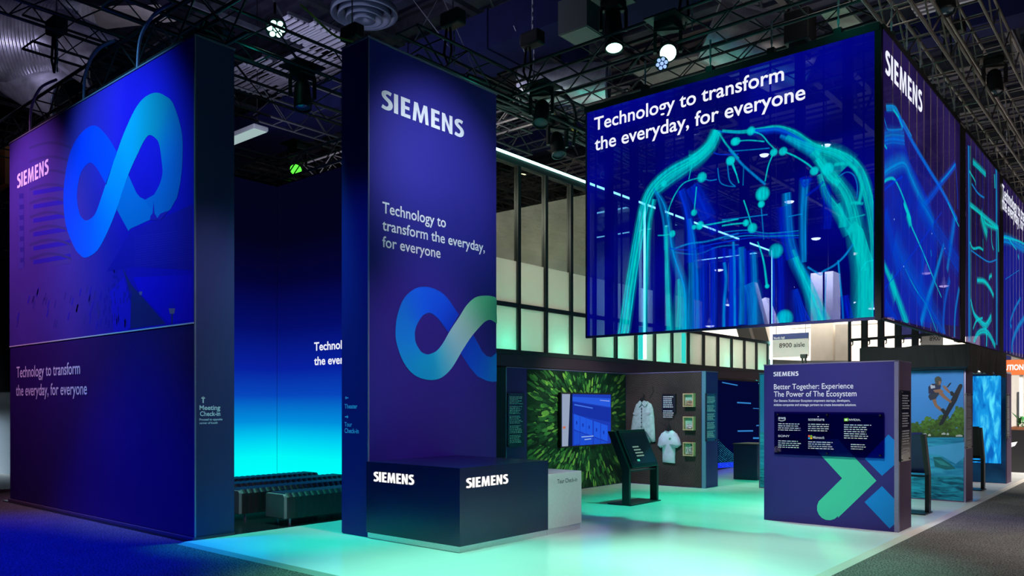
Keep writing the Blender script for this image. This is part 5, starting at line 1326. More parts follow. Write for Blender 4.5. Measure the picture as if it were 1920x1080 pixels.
truss('crossing truss above the theatre, rear one', (-24, 19.5, 8.4), (-9.3, 19.5, 8.4), .46, .60, M['truss_alu'])
truss('long truss running above the theatre into the distance', (-15.5, 5.2, 8.0), (-15.5, 26, 8.0), .46, .60, M['truss'])
truss('truss between the tower and the round air diffuser', (-12.2, 13.4, 7.7), (-3.6, 13.4, 7.7), .42, .42, M['black_metal'])

# roof steel
for i in range(13):
    x = -40 + i * 4.6
    q = MB(); z0, z1 = 10.6, 11.9
    q.box(x - .09, x + .09, -11, 47.5, z0, z0 + .12); q.box(x - .09, x + .09, -11, 47.5, z1, z1 + .12)
    n = 48
    q.tube([(x, -11 + 58 * k / n, z0 + .06 if k % 2 else z1 + .06) for k in range(n + 1)], .045, 6)
    tag(q.build('roof_joist', M['steel']), 'dark open web steel joist under the hall roof', 'roof joist', 'open web joists under the roof')
for i in range(11):
    y = 2.4 + i * 4.2
    q = MB(); q.box(-44.5, 21.5, y - .16, y + .16, 11.95, 12.02); q.box(-44.5, 21.5, y - .02, y + .02, 12.02, 12.40); q.box(-44.5, 21.5, y - .16, y + .16, 12.40, 12.47)
    tag(q.build('roof_beam', M['steel']), 'dark steel purlin crossing under the hall roof deck', 'roof beam', 'purlins under the roof deck')
def rect_duct(label, x0, x1, y0, y1, z0, z1, m):
    t = thing('air_duct', label, 'duct', ((x0 + x1) / 2, y0, z0))
    MB().box(x0, x1, y0, y1, z0, z1).build('duct_body', m, t)
    n = int((x1 - x0) / 2.4)
    for i in range(1, n): 
        x = x0 + (x1 - x0) * i / n; MB().box(x - .03, x + .03, y0 - .03, y1 + .03, z0 - .03, z1 + .03).build('flange', m, t)
rect_duct('wide navy rectangular duct crossing above the tower and shirt screen', -26, 6, 12.5, 13.7, 9.2, 10.0, M['navy_duct'])
rect_duct('narrow navy duct running behind the wide one', -26, 6, 18.2, 18.9, 9.3, 9.8, M['navy_duct'])
rect_duct('navy duct at upper right above the shirt screen truss', -8, 8, 9.0, 10.2, 9.0, 9.6, M['navy_duct'])
def round_duct(label, pts, r, m, ribs=0, name='air_duct'):
    t = thing(name, label, 'duct', tuple(pts[0]))
    if ribs:
        p0, p1 = Vector(pts[0]), Vector(pts[-1]); L = (p1 - p0).length; n = int(L / .07)
        ps = []; rs = []
        for i in range(n + 1):
            for e_, rr_ in ((0, 1.0), (.3, 1.0), (.5, 1.028), (.7, 1.0)):
                f_ = (i + e_) / (n + 1); ps.append(p0.lerp(p1, f_)); rs.append(r * rr_)
        MB().tube(ps, r, 28, radii=rs).build('duct_body', m, t)
    else: MB().tube(pts, r, 28).build('duct_body', m, t)
    return t
p = PZ(44, 60, 9.6)
big = round_duct('big ribbed silver duct with two nozzle branches at the upper left corner', [(p.x - 3.4, p.y - 3.6, 9.6), (p.x + .4, p.y + 1.2, 9.6)], .86, M['silver'], 1)
def nozzle(label, c, d, r, L, t=None):
    c = Vector(c); d = Vector(d).normalized()
    t = t or thing('air_nozzle', label, 'duct', tuple(c))
    MB().tube([c, c + d * L * .45, c + d * L * .8, c + d * L], r, 28, radii=[r * .9, r, r, r * .96], caps=False).build('nozzle_body', M['silver'], t)
    MB().lathe(c + d * L, [(r * .96, 0), (r * 1.02, .02), (r * 1.02, .05), (r * .90, .05), (r * .86, -.06), (.01, -.30)], 28, d).build('nozzle_mouth', M['grey_cone'], t)
p = PZ(112, 66, 9.5); nozzle('', (p.x, p.y, p.z), (.90, .35, -.62), .60, 1.7, big)
p = PZ(30, 140, 9.2); nozzle('', (p.x, p.y, p.z), (.95, .25, -.48), .58, 2.3, big)
p = PZ(975, 160, 8.66); nozzle('silver duct elbow beside the shirt screen truss', (p.x, p.y, p.z), (.85, .45, -.05), .42, 1.9)
p = PZ(1330, 55, 9.6); nozzle('teal lit round duct above the shirt screen', (p.x, p.y, p.z), (.70, .55, -.35), .72, 2.2)
def diffuser(label, c, r):
    t = thing('air_diffuser', label, 'air diffuser', c)
    MB().lathe(c, [(r * .55, .9), (r * .55, .35), (r * .98, .12), (r, 0), (r * .95, -.02), (r * .80, .10)], 40).build('outer_cone', M['grey_cone'], t)
    MB().lathe(c, [(r * .74, .10), (r * .80, -.05), (r * .75, -.06), (r * .58, .07)], 40).build('middle_cone', M['grey_cone'], t)
    MB().lathe(c, [(r * .50, .06), (r * .56, -.09), (r * .51, -.10), (r * .36, .05)], 40).build('middle_cone', M['grey_cone'], t)
    MB().lathe(c, [(r * .30, .05), (r * .34, -.11), (r * .28, -.13), (.01, -.06)], 40).build('inner_cone', M['grey_cone'], t)
    MB().tube([(c[0], c[1], c[2] + .35), (c[0], c[1], 12.47)], r * .5, 24).build('drop_duct', M['navy_duct'], t)
p = PZ(683, 28, 9.4); diffuser('round concentric air diffuser above the sign tower', tuple(p), .66)
p = PZ(1078, 208, 9.2); diffuser('round concentric air diffuser left of the shirt screen', tuple(p), .72)
p = PZ(1092, 68, 8.5)
t = thing('air_vent', 'square box vent hanging above the navy duct', 'air vent', tuple(p))
MB().box(p.x - .32, p.x + .32, p.y - .32, p.y + .32, p.z, p.z + .62).build('vent_box', mat('vent_green_grey', (.035, .05, .05), .5), t)
MB().box(p.x - .29, p.x + .29, p.y - .29, p.y + .29, p.z - .012, p.z).build('vent_grille', mat('vent_grille', (.09, .12, .11), .5), t)
MB().box(p.x - .10, p.x + .10, p.y - .10, p.y + .10, p.z + .62, 12.5).build('drop_duct', M['navy_duct'], t)

# pale roof panels catching the hall light
def roof_panel(label, u0, v0, u1, v1, u2, v2, u3, v3, z, m):
    ps = [PZ(*q, z) for q in ((u0, v0), (u1, v1), (u2, v2), (u3, v3))]
    t = MB().prism([tuple(p) for p in ps], (0, 0, .08)).build('roof_panel', m)
    return tag(t, label, 'roof panel')
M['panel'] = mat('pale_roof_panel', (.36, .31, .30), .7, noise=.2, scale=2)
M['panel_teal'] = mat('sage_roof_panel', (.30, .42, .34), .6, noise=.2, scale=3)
roof_panel('pale roof panel left of the shirt screen top', 1010, 190, 1180, 165, 1230, 230, 1020, 265, 11.2, M['panel'])
roof_panel('long pale roof panel above the middle of the shirt screen', 1180, 130, 1360, 95, 1420, 150, 1240, 190, 11.3, M['panel'])
roof_panel('slatted bright roof light above the right of the shirt screen', 1538, 25, 1586, 15, 1640, 70, 1590, 90, 10.4, M['panel_teal'])
roof_panel('pale green roof panel above the sign tower edge', 770, 105, 800, 95, 850, 130, 810, 135, 10.2, M['panel_teal'])
roof_panel('pale roof panel behind the high truss at upper left', 110, 20, 300, 15, 330, 40, 150, 60, 11.0, M['panel'])
roof_panel('violet grey roof panel at the upper left edge', 0, 0, 40, 0, 60, 20, 0, 60, 11.5, M['panel'])

# added pale slats: lit stripes of the roof deck put into colour
M['slat'] = mat('lit_deck_stripe_tone', (.42, .41, .50), .5, noise=.1)
def slats(label, u, v, z, w, l, n, m=None):
    p = PZ(u, v, z); t = thing('lit_deck_slats', label, 'roof panel', tuple(p))
    for i in range(n):
        y = p.y - w / 2 + w * i / n
        MB().box(p.x - l / 2, p.x + l / 2, y, y + w / n * .45, z, z + .05).build('slat', m or M['slat'], t)
    for s in (-1, 1): MB().box(p.x + s * l / 2 - .03, p.x + s * l / 2 + .03, p.y - w / 2, p.y + w / 2, z + .05, z + .12).build('side_rail', M['steel'], t)
slats('pale slats for lit roof deck stripes left of the tower, the highest', 612, 80, 10.5, 1.6, 1.2, 9)
slats('pale slats for lit roof deck stripes left of the tower, the lower right one', 600, 120, 10.5, 1.5, 1.6, 8)
slats('pale slats for lit roof deck stripes above the middle of the theatre', 512, 138, 10.5, 1.4, 1.2, 7)
slats('pale slats for lit roof deck stripes next to the left purple wall top', 470, 152, 10.5, 1.4, 1.6, 8)
slats('pale slats for lit roof deck stripes low above the rear theatre screen', 610, 185, 10.5, 2.6, 1.8, 9)
slats('pale slats for lit roof deck stripes left of the round diffuser', 560, 60, 10.5, 1.2, .9, 7)
slats('pale slats for lit roof deck stripes high at the right edge', 1800, 20, 10.4, 1.6, 1.6, 8)
p = PZ(455, 257, 8.9)
t = thing('light_panel', 'pale oblong light panel beside the left purple wall', 'light panel', tuple(p))
bevel(MB().box(p.x - .9, p.x + .9, p.y - .22, p.y + .22, p.z, p.z + .12).build('housing', mat('pale_lamp_housing', (.5, .55, .55), .5), t), .03)
MB().box(p.x - .86, p.x + .86, p.y - .19, p.y + .19, p.z - .012, p.z).build('diffuser', emit('pale_light_panel', (.42, .58, .58), .8), t)
for s in (-1, 1): MB().tube([(p.x + s * .7, p.y, p.z + .12), (p.x + s * .7, p.y, 12.62)], .012, 6).build('hanger_rod', M['black_metal'], t)
# moving lights and other lamps
def moving_head(label, loc, tgt, lens, r=.13, L=.34, hang=.30, group=None, name='moving_light'):
    c = Vector(loc); d = (Vector(tgt) - c).normalized(); t = thing(name, label, 'stage lamp', loc, group)
    sd = d.cross(Vector((0, 0, 1))); sd = sd.normalized() if sd.length > .05 else Vector((1, 0, 0))
    bevel(MB().obox(c + Vector((0, 0, hang + .07)), (.17, 0, 0), (0, .13, 0), (0, 0, .07)).build('base', M['black_metal'], t), .015)
    MB().obox(c + Vector((0, 0, hang + .15)), (.26, 0, 0), (0, .26, 0), (0, 0, .012)).build('clamp_plate', M['black_metal'], t)
    y = MB()
    for s in (-1, 1): y.beam(c + sd * s * (r + .05) + Vector((0, 0, hang)), c + sd * s * (r + .05) - Vector((0, 0, .03)), .05, .08, up=tuple(d))
    y.beam(c - sd * (r + .06) + Vector((0, 0, hang)), c + sd * (r + .06) + Vector((0, 0, hang)), .10, .05); y.build('yoke', M['black_metal'], t)
    MB().tube([c - d * L * .6, c - d * L * .45, c, c + d * L * .5], r, 20, radii=[r * .55, r * .85, r * .95, r]).build('head', M['black_metal'], t)
    MB().lathe(c + d * L * .5, [(r * .99, 0), (r * .99, .035), (r * .88, .035), (r * .86, .004)], 20, d).build('lens_ring', M['black_metal'], t)
    MB().lathe(c + d * (L * .5 + .004), [(r * .86, 0), (r * .5, .010), (.001, .014)], 20, d).build('lens', lens, t)
    return t
def led_par(label, loc, tgt, lens, r=.13, group=None):
    c = Vector(loc); d = (Vector(tgt) - c).normalized(); t = thing('par_lamp', label, 'stage lamp', loc, group)
    MB().tube([c - d * .22, c - d * .16, c], r, 20, radii=[r * .7, r, r * 1.02]).build('housing', M['black_metal'], t)
    MB().tube([c - d * .12, c - d * .12 + Vector((0, 0, .34))], .02, 6).build('bracket', M['black_metal'], t)
    a = Vector((1, 0, 0)) if abs(d.x) < .9 else Vector((0, 1, 0)); ax = (a - d * a.dot(d)).normalized(); ay = d.cross(ax)
    for i in range(7):
        q = c + d * .004 + (Vector((0, 0, 0)) if i == 0 else (ax * math.cos(i * PI / 3) + ay * math.sin(i * PI / 3)) * r * .62)
        MB().lathe(q, [(r * .27, 0), (r * .2, .012), (.001, .016)], 10, d).build('lens', lens, t)
    return t
p = PZ(518, 54, 7.45); led_par('teal shining lamp between the left wall and the tower', tuple(p), (p.x * .6, p.y * .8, 2), M['lamp_teal'], .16)
p = PZ(1150, 54, 7.7); moving_head('long teal lamp shining above the shirt screen truss', tuple(p), (p.x + .5, p.y - .6, 5), M['lamp_teal'], .15, .70)
p = PZ(1252, 95, 6.95); moving_head('brightest round lamp above the shirt screen', tuple(p), (p.x * .3, p.y * .35, 1.7), emit('white_teal_lens', (.75, 1, .92), 7), .135, .34)
p = PZ(1241, 119, 6.72); led_par('blue white cluster lamp below the brightest round lamp', tuple(p), (p.x * .3, p.y * .35, 3), M['lamp_blue'], .10)
p = PZ(557, 309, 6.9); moving_head('lamp with a green lens low above the theatre screens', tuple(p), (p.x + 1.4, p.y - 1.2, 5.6), M['lamp_green'], .14, .60)
p = PZ(1500, 60, 7.6)
t = thing('loudspeaker', 'black loudspeaker box hanging above the shirt screen', 'loudspeaker', tuple(p))
bevel(MB().box(p.x - .2, p.x + .2, p.y - .18, p.y + .18, p.z - .2, p.z + .3).build('cabinet', M['black'], t), .02)
MB().box(p.x - .12, p.x + .12, p.y - .15, p.y + .15, p.z - .42, p.z - .2).build('lower_cabinet', M['black'], t)
MB().tube([(p.x, p.y, p.z + .3), (p.x, p.y, p.z + 1.4)], .02, 6).build('hanger', M['black_metal'], t)
rr = random.Random(9)
spots = [((-10.8, 6.0, 6.65), (-9, 4, 0), 'dark moving lamp under the theatre truss, nearest the left wall'), ((-10.8, 7.6, 6.65), (-9.6, 7, 0), 'dark moving lamp under the theatre truss, second from the left wall'),
         ((-10.8, 9.6, 6.65), (-10, 9, 0), 'dark moving lamp under the theatre truss, just left of the tower'), ((-9.0, 12.0, 6.58), (-7, 11, 0), 'dark moving lamp under the cable truss beside the tower'),
         ((-9.0, 13.6, 6.58), (-7, 13, 0), 'dark moving lamp under the cable truss beside the shirt screen'), ((-8.4, 10.75, 6.68), (-7, 8, 0), 'dark lamp at the left end of the shirt screen truss'),
         
         ((-12.4, 12.2, 6.95), (-12, 10, 3), 'dark lamp on the front crossing truss above the theatre'), ((-13.6, 12.2, 6.95), (-13, 10, 3), 'dark lamp on the front crossing truss, farther left'),
         ((-2.75, 13.4, 7.82), (-2, 12, 0), 'dark lamp under the bare truss over the right aisle'), ((-2.75, 17.5, 7.82), (-2, 16, 0), 'grey lamp box far along the bare truss over the right aisle'),
         ((-11.4, 12.2, 6.95), (-11, 10, 3), 'dark lamp on the front crossing truss nearest the tower'), ((-9.0, 15.4, 6.58), (-7, 13, 0), 'dark moving lamp under the cable truss behind the shirt screen')]
M['lens_dark'] = mat('unlit_lens', (.05, .08, .12), .1, 0, .8)
for loc, tg, lb in spots: moving_head(lb, loc, tg, M['lens_dark'], .14, .40)
for c_ in ((-5.6, 10.0, 6.75), (-8.9, 9.6, 6.7), (-10.6, 6.6, 6.9), (-3.4, 10.2, 6.8), (-7.4, 12.6, 6.9)):
    point('truss_glow', c_, 2.5, (.02, 1.0, .72), .15)  # added teal points that tint the truss edges
# chain hoists
def hoist(label, x, y, z, top=12.4):
    t = thing('chain_hoist', label, 'chain hoist', (x, y, z))
    bevel(MB().obox((x, y, z), (.20, 0, 0), (0, .11, 0), (0, 0, .12)).build('motor', M['black'], t), .03)
    MB().lathe((x - .20, y, z), [(.001, -.02), (.09, -.02), (.10, .0), (.10, .02)], 14, (1, 0, 0)).build('end_cap', M['grey_cone'], t)
    for nm, z0, z1, dx in (('lift_chain', z + .12, top, 0), ('hook_chain', z - .75, z - .12, 0.03)):
        q = MB(); n = int((z1 - z0) / .07)
        for i in range(n):
            zz = z0 + .07 * i; a = .014 if i % 2 else .004; b = .004 if i % 2 else .014
            q.box(x + dx - a, x + dx + a, y - b, y + b, zz, zz + .075)
        q.build(nm, M['chain'], t)
    MB().tube([(x - .14, y, z - .10), (x - .20, y, z - .5), (x - .10, y, z - .72), (x - .03, y, z - .5), (x - .06, y, z - .12)], .022, 8).build('chain_bag', M['black'], t)
p = PZ(106, 50, 7.9); hoist('black chain hoist in front of the silver ducts', p.x, p.y, p.z)
hoist('chain hoist on the truss above the tower front', -9.0, 9.2, 7.9)
hoist('chain hoist on the truss above the shirt screen, middle', -5.6, 10.75, 8.0, 11.94)
hoist('chain hoist at the left end of the shirt screen truss', -8.6, 10.75, 8.0, 11.94)
p = PZ(1788, 52, 8.9); hoist('chain hoist with a pale end cap at the upper right', p.x, p.y, p.z)
hoist('chain hoist on the theatre truss', -10.8, 8.6, 8.0)
p = PZ(1885, 235, 8.6); hoist('grey chain hoist low at the far right', p.x, p.y, p.z)
# screen hangers
for i, u in enumerate((1210, 1332, 1447, 1572)):
    x = PY(u, 200, YLED + .05).x
    t = thing('hanging_shackle', 'first|second|third|fourth'.split('|')[i] + ' steel hanger from the left holding the shirt screen', 'hanger', (x, YLED + .05, 6.5))
    q = MB()
    for k_ in range(6): 
        a = .014 if k_ % 2 else .005; b = .005 if k_ % 2 else .014
        q.box(x - a, x + a, YLED + .05 - b, YLED + .05 + b, 6.62 + .065 * k_, 6.69 + .065 * k_)
    q.build('chain', M['chain'], t)
    MB().box(x - .05, x + .05, YLED, YLED + .10, 6.53, 6.62).build('bracket', M['black_metal'], t)
for i in range(6):
    y = 11.2 + i * .75; x = XLED - .03
    t = thing('hanging_shackle', ('first', 'second', 'third', 'fourth', 'fifth', 'sixth')[i] + ' steel hanger along the top of the brand screen', 'hanger', (x, y, 6.5))
    q = MB()
    for k_ in range(6):
        a = .014 if k_ % 2 else .005; b = .005 if k_ % 2 else .014
        q.box(x - a, x + a, y - b, y + b, 6.58 + .065 * k_, 6.65 + .065 * k_)
    q.build('chain', M['chain'], t); MB().box(x - .04, x + .04, y - .04, y + .04, 6.51, 6.58).build('bracket', M['black_metal'], t)
# cables
def cable(label, pts, r, m, name='cable'): return tag(MB().tube(_catmull([tuple(p) for p in pts], 6) if False else pts3(pts), r, 7).build(name, m), label, 'cable')
def pts3(p, n=6):
    out = []
    for i in range(len(p) - 1):
        a = p[max(i - 1, 0)]; b = p[i]; c = p[i + 1]; d = p[min(i + 2, len(p) - 1)]
        for k in range(n):
            t = k / n; out.append(tuple(.5 * (2 * b[j] + (c[j] - a[j]) * t + (2 * a[j] - 5 * b[j] + 4 * c[j] - d[j]) * t * t + (3 * b[j] - a[j] - 3 * c[j] + d[j]) * t ** 3) for j in (0, 1, 2)))
    return out + [tuple(p[-1])]
cable('yellow cable drooping behind the top left of the tower', [PZ(563, 8, 8.0), PZ(585, 28, 7.9), PZ(605, 48, 7.8), PZ(630, 68, 7.6), PZ(662, 78, 7.5)], .018, M['yellow'])
cable('yellow cable coil at the end of the cable truss', [PZ(1036, 214, 7.3), PZ(1058, 218, 7.25), PZ(1074, 232, 7.1), PZ(1082, 245, 6.95), PZ(1072, 240, 7.0), PZ(1080, 228, 7.1)], .022, M['yellow'])
M['cable_lilac'] = mat('grey_cable', (.20, .17, .30), .5)
cable('grey cable looping over the wall truss, right hand loop', [(-10.3, 5.2, 7.05), (-10.6, 5.1, 6.95), (-11.0, 5.1, 6.75), (-11.2, 5.15, 6.35)], .022, M['cable_lilac'])
cable('grey cable looping over the wall truss, middle loop', [(-12.0, 5.2, 7.05), (-12.4, 5.1, 6.98), (-12.8, 5.1, 6.75), (-13.0, 5.15, 6.35)], .022, M['cable_lilac'])
cable('grey cable looping over the wall truss, left hand loop', [(-14.2, 5.2, 7.05), (-14.6, 5.1, 6.98), (-15.0, 5.1, 6.75), (-15.2, 5.15, 6.35)], .022, M['cable_lilac'])
for i in range(6):
    dx = -.16 + .06 * i; rr = random.Random(i)
    pts = [(-9.0 + dx + rr.uniform(-.04, .04), 9.4 + .9 * k, 7.02 + rr.uniform(-.13, .05)) for k in range(9)]
    cable(('thick black cable lying in the cable truss, nearest the tower side', 'black cable sagging in the cable truss', 'black cable beside the sagging one in the cable truss', 'black cable in the middle of the cable truss', 'black cable near the outer edge of the cable truss', 'black cable along the outer edge of the cable truss')[i], pts, .035, M['black'])
cable('black cable loop hanging at the end of the cable bundle', [(-9.0, 11.6, 7.4), (-8.85, 12.0, 7.5), (-8.8, 12.3, 7.2), (-8.85, 12.3, 6.6)], .03, M['black'])
for i, (u0, v0, u1, v1, z0, z1) in enumerate(((832, 0, 900, 155, 9.5, 7.0), (775, 0, 890, 150, 9.6, 7.0), (820, 0, 770, 90, 9.6, 7.2), (963, 48, 986, 104, 9.4, 9.0))):
    a = PZ(u0, v0, z0); b = PZ(u1, v1, z1)
    tag(MB().tube([a, b], .008, 5).build('guy_wire', M['chain']), 'first|second|third|fourth'.split('|')[i] + ' thin steel wire from the left above the sign tower', 'wire')

# ================================================================== THE FAR HALL
def at(u, v, t): return PT(u, v, t)
hl = ((1133, 447, 30), (1155, 452, 34), (1433, 290, 25), (1530, 447, 36), (1600, 475, 33), (1498, 538, 42), (1553, 554, 44), (1596, 567, 45), (1636, 578, 43), (1502, 600, 43), (1348, 506, 42), (1366, 571, 45), (1331, 611, 46), (1549, 272, 27), (1798, 294, 26), (987, 261, 26), (978, 328, 29), (1770, 536, 40), (1737, 512, 40), (1480, 378, 33))
for i, (u, v, t_) in enumerate(hl):
    p = at(u, v, t_); warm = u in (987, 978, 1600, 1133)
    t = thing('high_bay_lamp', 'bright round lamp hanging high in the far hall', 'hall lamp', tuple(p), 'hall lamps in the distance')
    r = .0062 * t_ if u not in (1549,) else .006 * t_
    MB().lathe(tuple(p), [(r * .3, .45), (r * .4, .30), (r, .02), (r, 0)], 18).build('shade', M['grey_cone'], t)
    MB().lathe(tuple(p), [(r * .93, .0), (r * .7, -.05), (.001, -.09)], 18).build('lens', M['lamp_warm'] if warm else M['lamp_white'], t)
    MB().tube([p + Vector((0, 0, .4)), (p.x, p.y, 12.62)], .02, 5).build('stem', M['steel'], t)
# far aisle sign
ps = PT(1449, 627, 26); YS = ps.y; pe = PY(1516, 668, YS)
t = thing('aisle_sign', 'hanging white aisle sign with a blue header in the far hall', 'sign', (ps.x, YS, pe.z))
MB().box(ps.x, pe.x, YS, YS + .04, pe.z, ps.z).build('board', mat('white_sign_board', (.72, .70, .68), .5), t)
zh_ = PY(1449, 637.5, YS).z
MB().box(ps.x, pe.x, YS - .01, YS, zh_, ps.z).build('header', mat('blue_sign_header', (.01, .04, .22), .5), t)
q = MB(); write_px(q, 'North Hall', 'Y', YS - .012, 1451, 1471, 632, 636.4, .01); q.build('header_lettering', M['white_print'], t)
q = MB(); write_px(q, '8900 aisle', 'Y', YS - .004, 1461, 1509, 644, 652, .012); q.build('sign_lettering', M['black_print'], t)
for u in (1455, 1510):
    x = PY(u, 630, YS).x; MB().tube([(x, YS + .02, ps.z), (x, YS + .02, 12.62)], .01, 5).build('hanging_wire', M['chain'], t)
ps = PT(1726, 622, 36); YS2 = ps.y; pe = PY(1768, 650, YS2)
t = thing('aisle_sign', 'second hanging aisle sign half hidden behind the rigging posts', 'sign', (ps.x, YS2, pe.z))
MB().box(ps.x, pe.x, YS2, YS2 + .04, pe.z - .3, ps.z).build('board', mat('white_sign_board_far', (.72, .70, .68), .5), t)
MB().box(ps.x, pe.x, YS2 - .01, YS2, PY(1730, 627, YS2).z, ps.z).build('header', mat('blue_header_far', (.01, .04, .22), .5), t)
q = MB(); write_px(q, 'Nor', 'Y', YS2 - .012, 1736, 1745, 622.5, 626.3, .01); q.build('header_lettering', M['white_print'], t)
q = MB(); write_px(q, '8900', 'Y', YS2 - .004, 1743, 1763, 631, 639, .012); q.build('sign_lettering', M['black_print'], t)
x = PY(1750, 630, YS2).x; MB().tube([(x, YS2 + .02, ps.z), (x, YS2 + .02, 12.62)], .012, 5).build('hanging_wire', M['chain'], t)
# columns, struts and beams of the far hall
def col_box(label, u0, u1, t_, z0, z1, m, name='column'):
    a = PT(u0, 700, t_); b = PY(u1, 700, a.y)
    return tag(MB().box(a.x, b.x, a.y, a.y + (b.x - a.x), z0, z1).build(name, m), label, 'column')
col_box('broad white column in the far hall under the shirt screen', 1520, 1562, 42, -.02, 8.6, M['white_paint'])
col_box('white column at the right behind the rippling water wall', 1896, 1912, 34, -.02, 6.0, M['white_paint'])
def strut(label, u0, v0, u1, v1, t_, w):
    a = PT(u0, v0, t_); b = PY(u1, v1, a.y)
    return tag(MB().beam(a, b, w, w * .6, up=(0, 1, 0)).build('roof_strut', M['white_paint']), label, 'strut')
strut('white slanting roof strut in the far hall, left one', 1374, 545, 1408, 660, 40, .62)
strut('white slanting roof strut in the far hall, middle one', 1402, 535, 1432, 650, 43, .9)
strut('white slanting roof strut in the far hall, right one', 1424, 566, 1462, 660, 45, 1.0)
a = PT(1480, 612, 44); b = PY(1645, 606, a.y)
tag(MB().box(a.x, b.x, a.y, a.y + .5, a.z - .12, a.z + .22).build('wall_beam', M['white_paint']), 'pale beam across the top of the far white wall', 'beam')
a = PT(1566, 640, 41); b = PY(1590, 690, a.y)
tag(MB().box(a.x, b.x, a.y, a.y + .6, -.02, 5.8).build('column', M['white_paint']), 'narrow white pier right of the broad white column', 'column')
p = PT(1507, 668, 24)
t = thing('monitor_mount', 'small dark bracket standing up behind the navy corner wall below the aisle sign', 'bracket', tuple(p))
MB().obox(p, (.09, 0, 0), (0, .05, 0), (0, 0, .06)).build('head', M['black_metal'], t)
MB().box(p.x - .06, p.x - .02, p.y - .03, p.y + .03, 0, p.z - .05).build('leg', M['black_metal'], t)
MB().box(p.x + .03, p.x + .07, p.y - .03, p.y + .03, 0, p.z - .05).build('leg', M['black_metal'], t)
a = PT(1430, 690, 34); b = PY(1600, 690, a.y)
tag(bevel(MB().prism([(a.x - 4, a.y, -.02), (b.x + 4, a.y, -.02), (b.x + 4, a.y, PY(1600, 684, a.y).z), (PY(1500, 680, a.y).x, a.y, PY(1500, 676, a.y).z), (a.x - 4, a.y, PY(1440, 660, a.y).z)], (0, 2, 0)).build('white_booth', mat('pale_booth_white', (.62, .60, .58), .6)), .02), 'low pale booth in the far hall under the aisle sign', 'booth')

# neighbouring stand at the right edge
a = PT(1868, 690, 25); b = PY(1960, 690, a.y)
t = thing('banner', 'orange banner with white capital letters at the right edge', 'banner', (a.x, a.y, 2))
zt_, zb_ = PY(1890, 675, a.y).z, PY(1890, 703, a.y).z
MB().box(a.x, b.x, a.y, a.y + .3, zb_, zt_).build('banner_board', mat('orange_banner', (.68, .12, .02), .5), t)
q = MB(); write_px(q, 'UTION', 'Y', a.y - .01, 1883, 1919, 684.5, 694, .03); q.build('banner_lettering', M['white_print'], t)
MB().box(a.x + .6, a.x + .7, a.y + .1, a.y + .2, -.02, zb_).build('post', M['white_paint'], t)
MB().box(b.x - .2, b.x - .1, a.y + .1, a.y + .2, -.02, zb_).build('post', M['white_paint'], t)
a2 = PT(1886, 700, 29); b2 = PY(1960, 700, a2.y)
t = thing('white_booth', 'white booth wall with a dark doorway at the right edge', 'booth', (a2.x, a2.y, 0))
MB().box(a2.x, b2.x, a2.y, a2.y + .2, -.02, 3.0).build('booth_wall', M['white_paint'], t)
x = PY(1908, 700, a2.y).x; x2 = PY(1919, 700, a2.y).x
MB().box(x, x2, a2.y - .06, a2.y, -.02, PY(1910, 735, a2.y).z).build('doorway', mat('dark_door', (.05, .055, .07), .4), t)
MB().box(x + .1, x + .16, a2.y - .10, a2.y - .06, .4, PY(1910, 745, a2.y).z).build('door_handle', M['chain'], t)
a3 = PT(1890, 806, 20); b3 = PY(1965, 806, a3.y)
t = thing('planter', 'black planter counter with a white leaf mark at the right edge', 'planter', (a3.x, a3.y, 0))
MB().box(a3.x, b3.x, a3.y, a3.y + 1.2, -.02, a3.z).build('planter_box', mat('planter_black', (.012, .012, .014), .4), t)
MB().box(a3.x, b3.x, a3.y + .01, a3.y + 1.1, a3.z, a3.z + .07).build('planter_rim', mat('terracotta_rim', (.20, .07, .03), .6), t)
q = MB()
def PL3(u, v): p = PY(u, v, a3.y); return (p.x, a3.y - .006, p.z)
q.poly([PL3(*z) for z in ((1894, 840), (1893, 834), (1896, 830), (1908, 828), (1903, 836), (1897, 838))]); q.poly([PL3(*z) for z in ((1892, 836), (1884, 833), (1881, 827), (1889, 829))]); q.poly([PL3(*z) for z in ((1891, 835), (1894, 834), (1895, 842), (1893, 842))])
q.build('leaf_mark', M['white_print'], t)
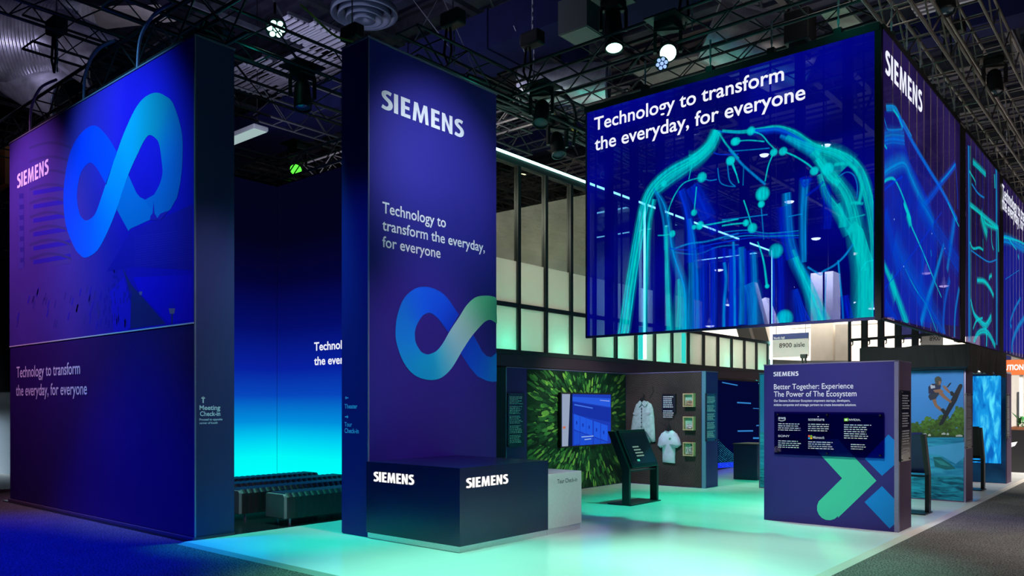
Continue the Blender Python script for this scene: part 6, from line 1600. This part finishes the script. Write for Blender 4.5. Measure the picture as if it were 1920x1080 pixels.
pl_ = thing('potted_plant', 'broad-leaved green plant in the planter at the right edge', 'plant', (a3.x + .4, a3.y + .4, a3.z))
rr = random.Random(6); q = MB(); st = MB()
for i in range(46):
    ang = rr.uniform(0, 2 * PI); el = rr.uniform(.25, 1.3); L = rr.uniform(.25, .60)
    b_ = Vector((a3.x + rr.uniform(.15, .9), a3.y + .4 + rr.uniform(-.2, .2), a3.z + .07))
    d = Vector((math.cos(ang) * math.cos(el), math.sin(ang) * math.cos(el), math.sin(el))); s_ = d.cross(Vector((0, 0, 1))).normalized() * rr.uniform(.03, .06)
    m_ = b_ + d * L * .6; e_ = b_ + d * L - Vector((0, 0, .08)); g_ = rr.uniform(.5, 1)
    q.add([b_ + d * L * .15, m_ - s_, e_, m_ + s_], [(0, 1, 2, 3)], (.03 * g_, .22 * g_, .05 * g_))
    st.tube([b_, m_], .006, 4)
q.build('foliage', M['vcol'], pl_); st.build('stems', mat('plant_stem', (.03, .10, .02), .6), pl_)
# left edge: neighbouring stand beyond the purple wall
p = PT(8, 890, 19.2)
t = thing('white_booth', 'pale neighbouring booth with a dark header at the left edge', 'booth', (p.x, p.y, 0))
MB().box(p.x - 9, p.x + 4, p.y, p.y + .3, 0, 1.78).build('booth_wall', mat('pale_booth_grey', (.52, .55, .58), .6), t)
MB().box(p.x - 9, p.x + 4, p.y - .02, p.y + .4, 1.78, 1.97).build('lit_header', mat('header_white', (.85, .87, .9), .5), t)
MB().box(p.x - 9, p.x + 4, p.y - .5, p.y + .6, 1.97, 5.0).build('dark_header', M['black'], t)
MB().box(p.x - 9, p.x + 4, p.y - 1.3, p.y, -.02, .03).build('booth_floor', mat('pale_booth_floor', (.42, .38, .34), .5), t)
p = PT(6, 310, 21)
tag(MB().box(p.x - 1.2, p.x + .14, p.y, p.y + .2, p.z - .5, p.z + .5).build('roof_panel', mat('orange_roof_panel', (.40, .16, .04), .6)), 'orange panel between roof steel at the left edge', 'roof panel')
truss('pale truss far behind at the left edge', (p.x - 8, p.y + 1, 6.2), (p.x + 3, p.y + 1, 6.2), .5, 1.4, M['truss_alu'], .9)
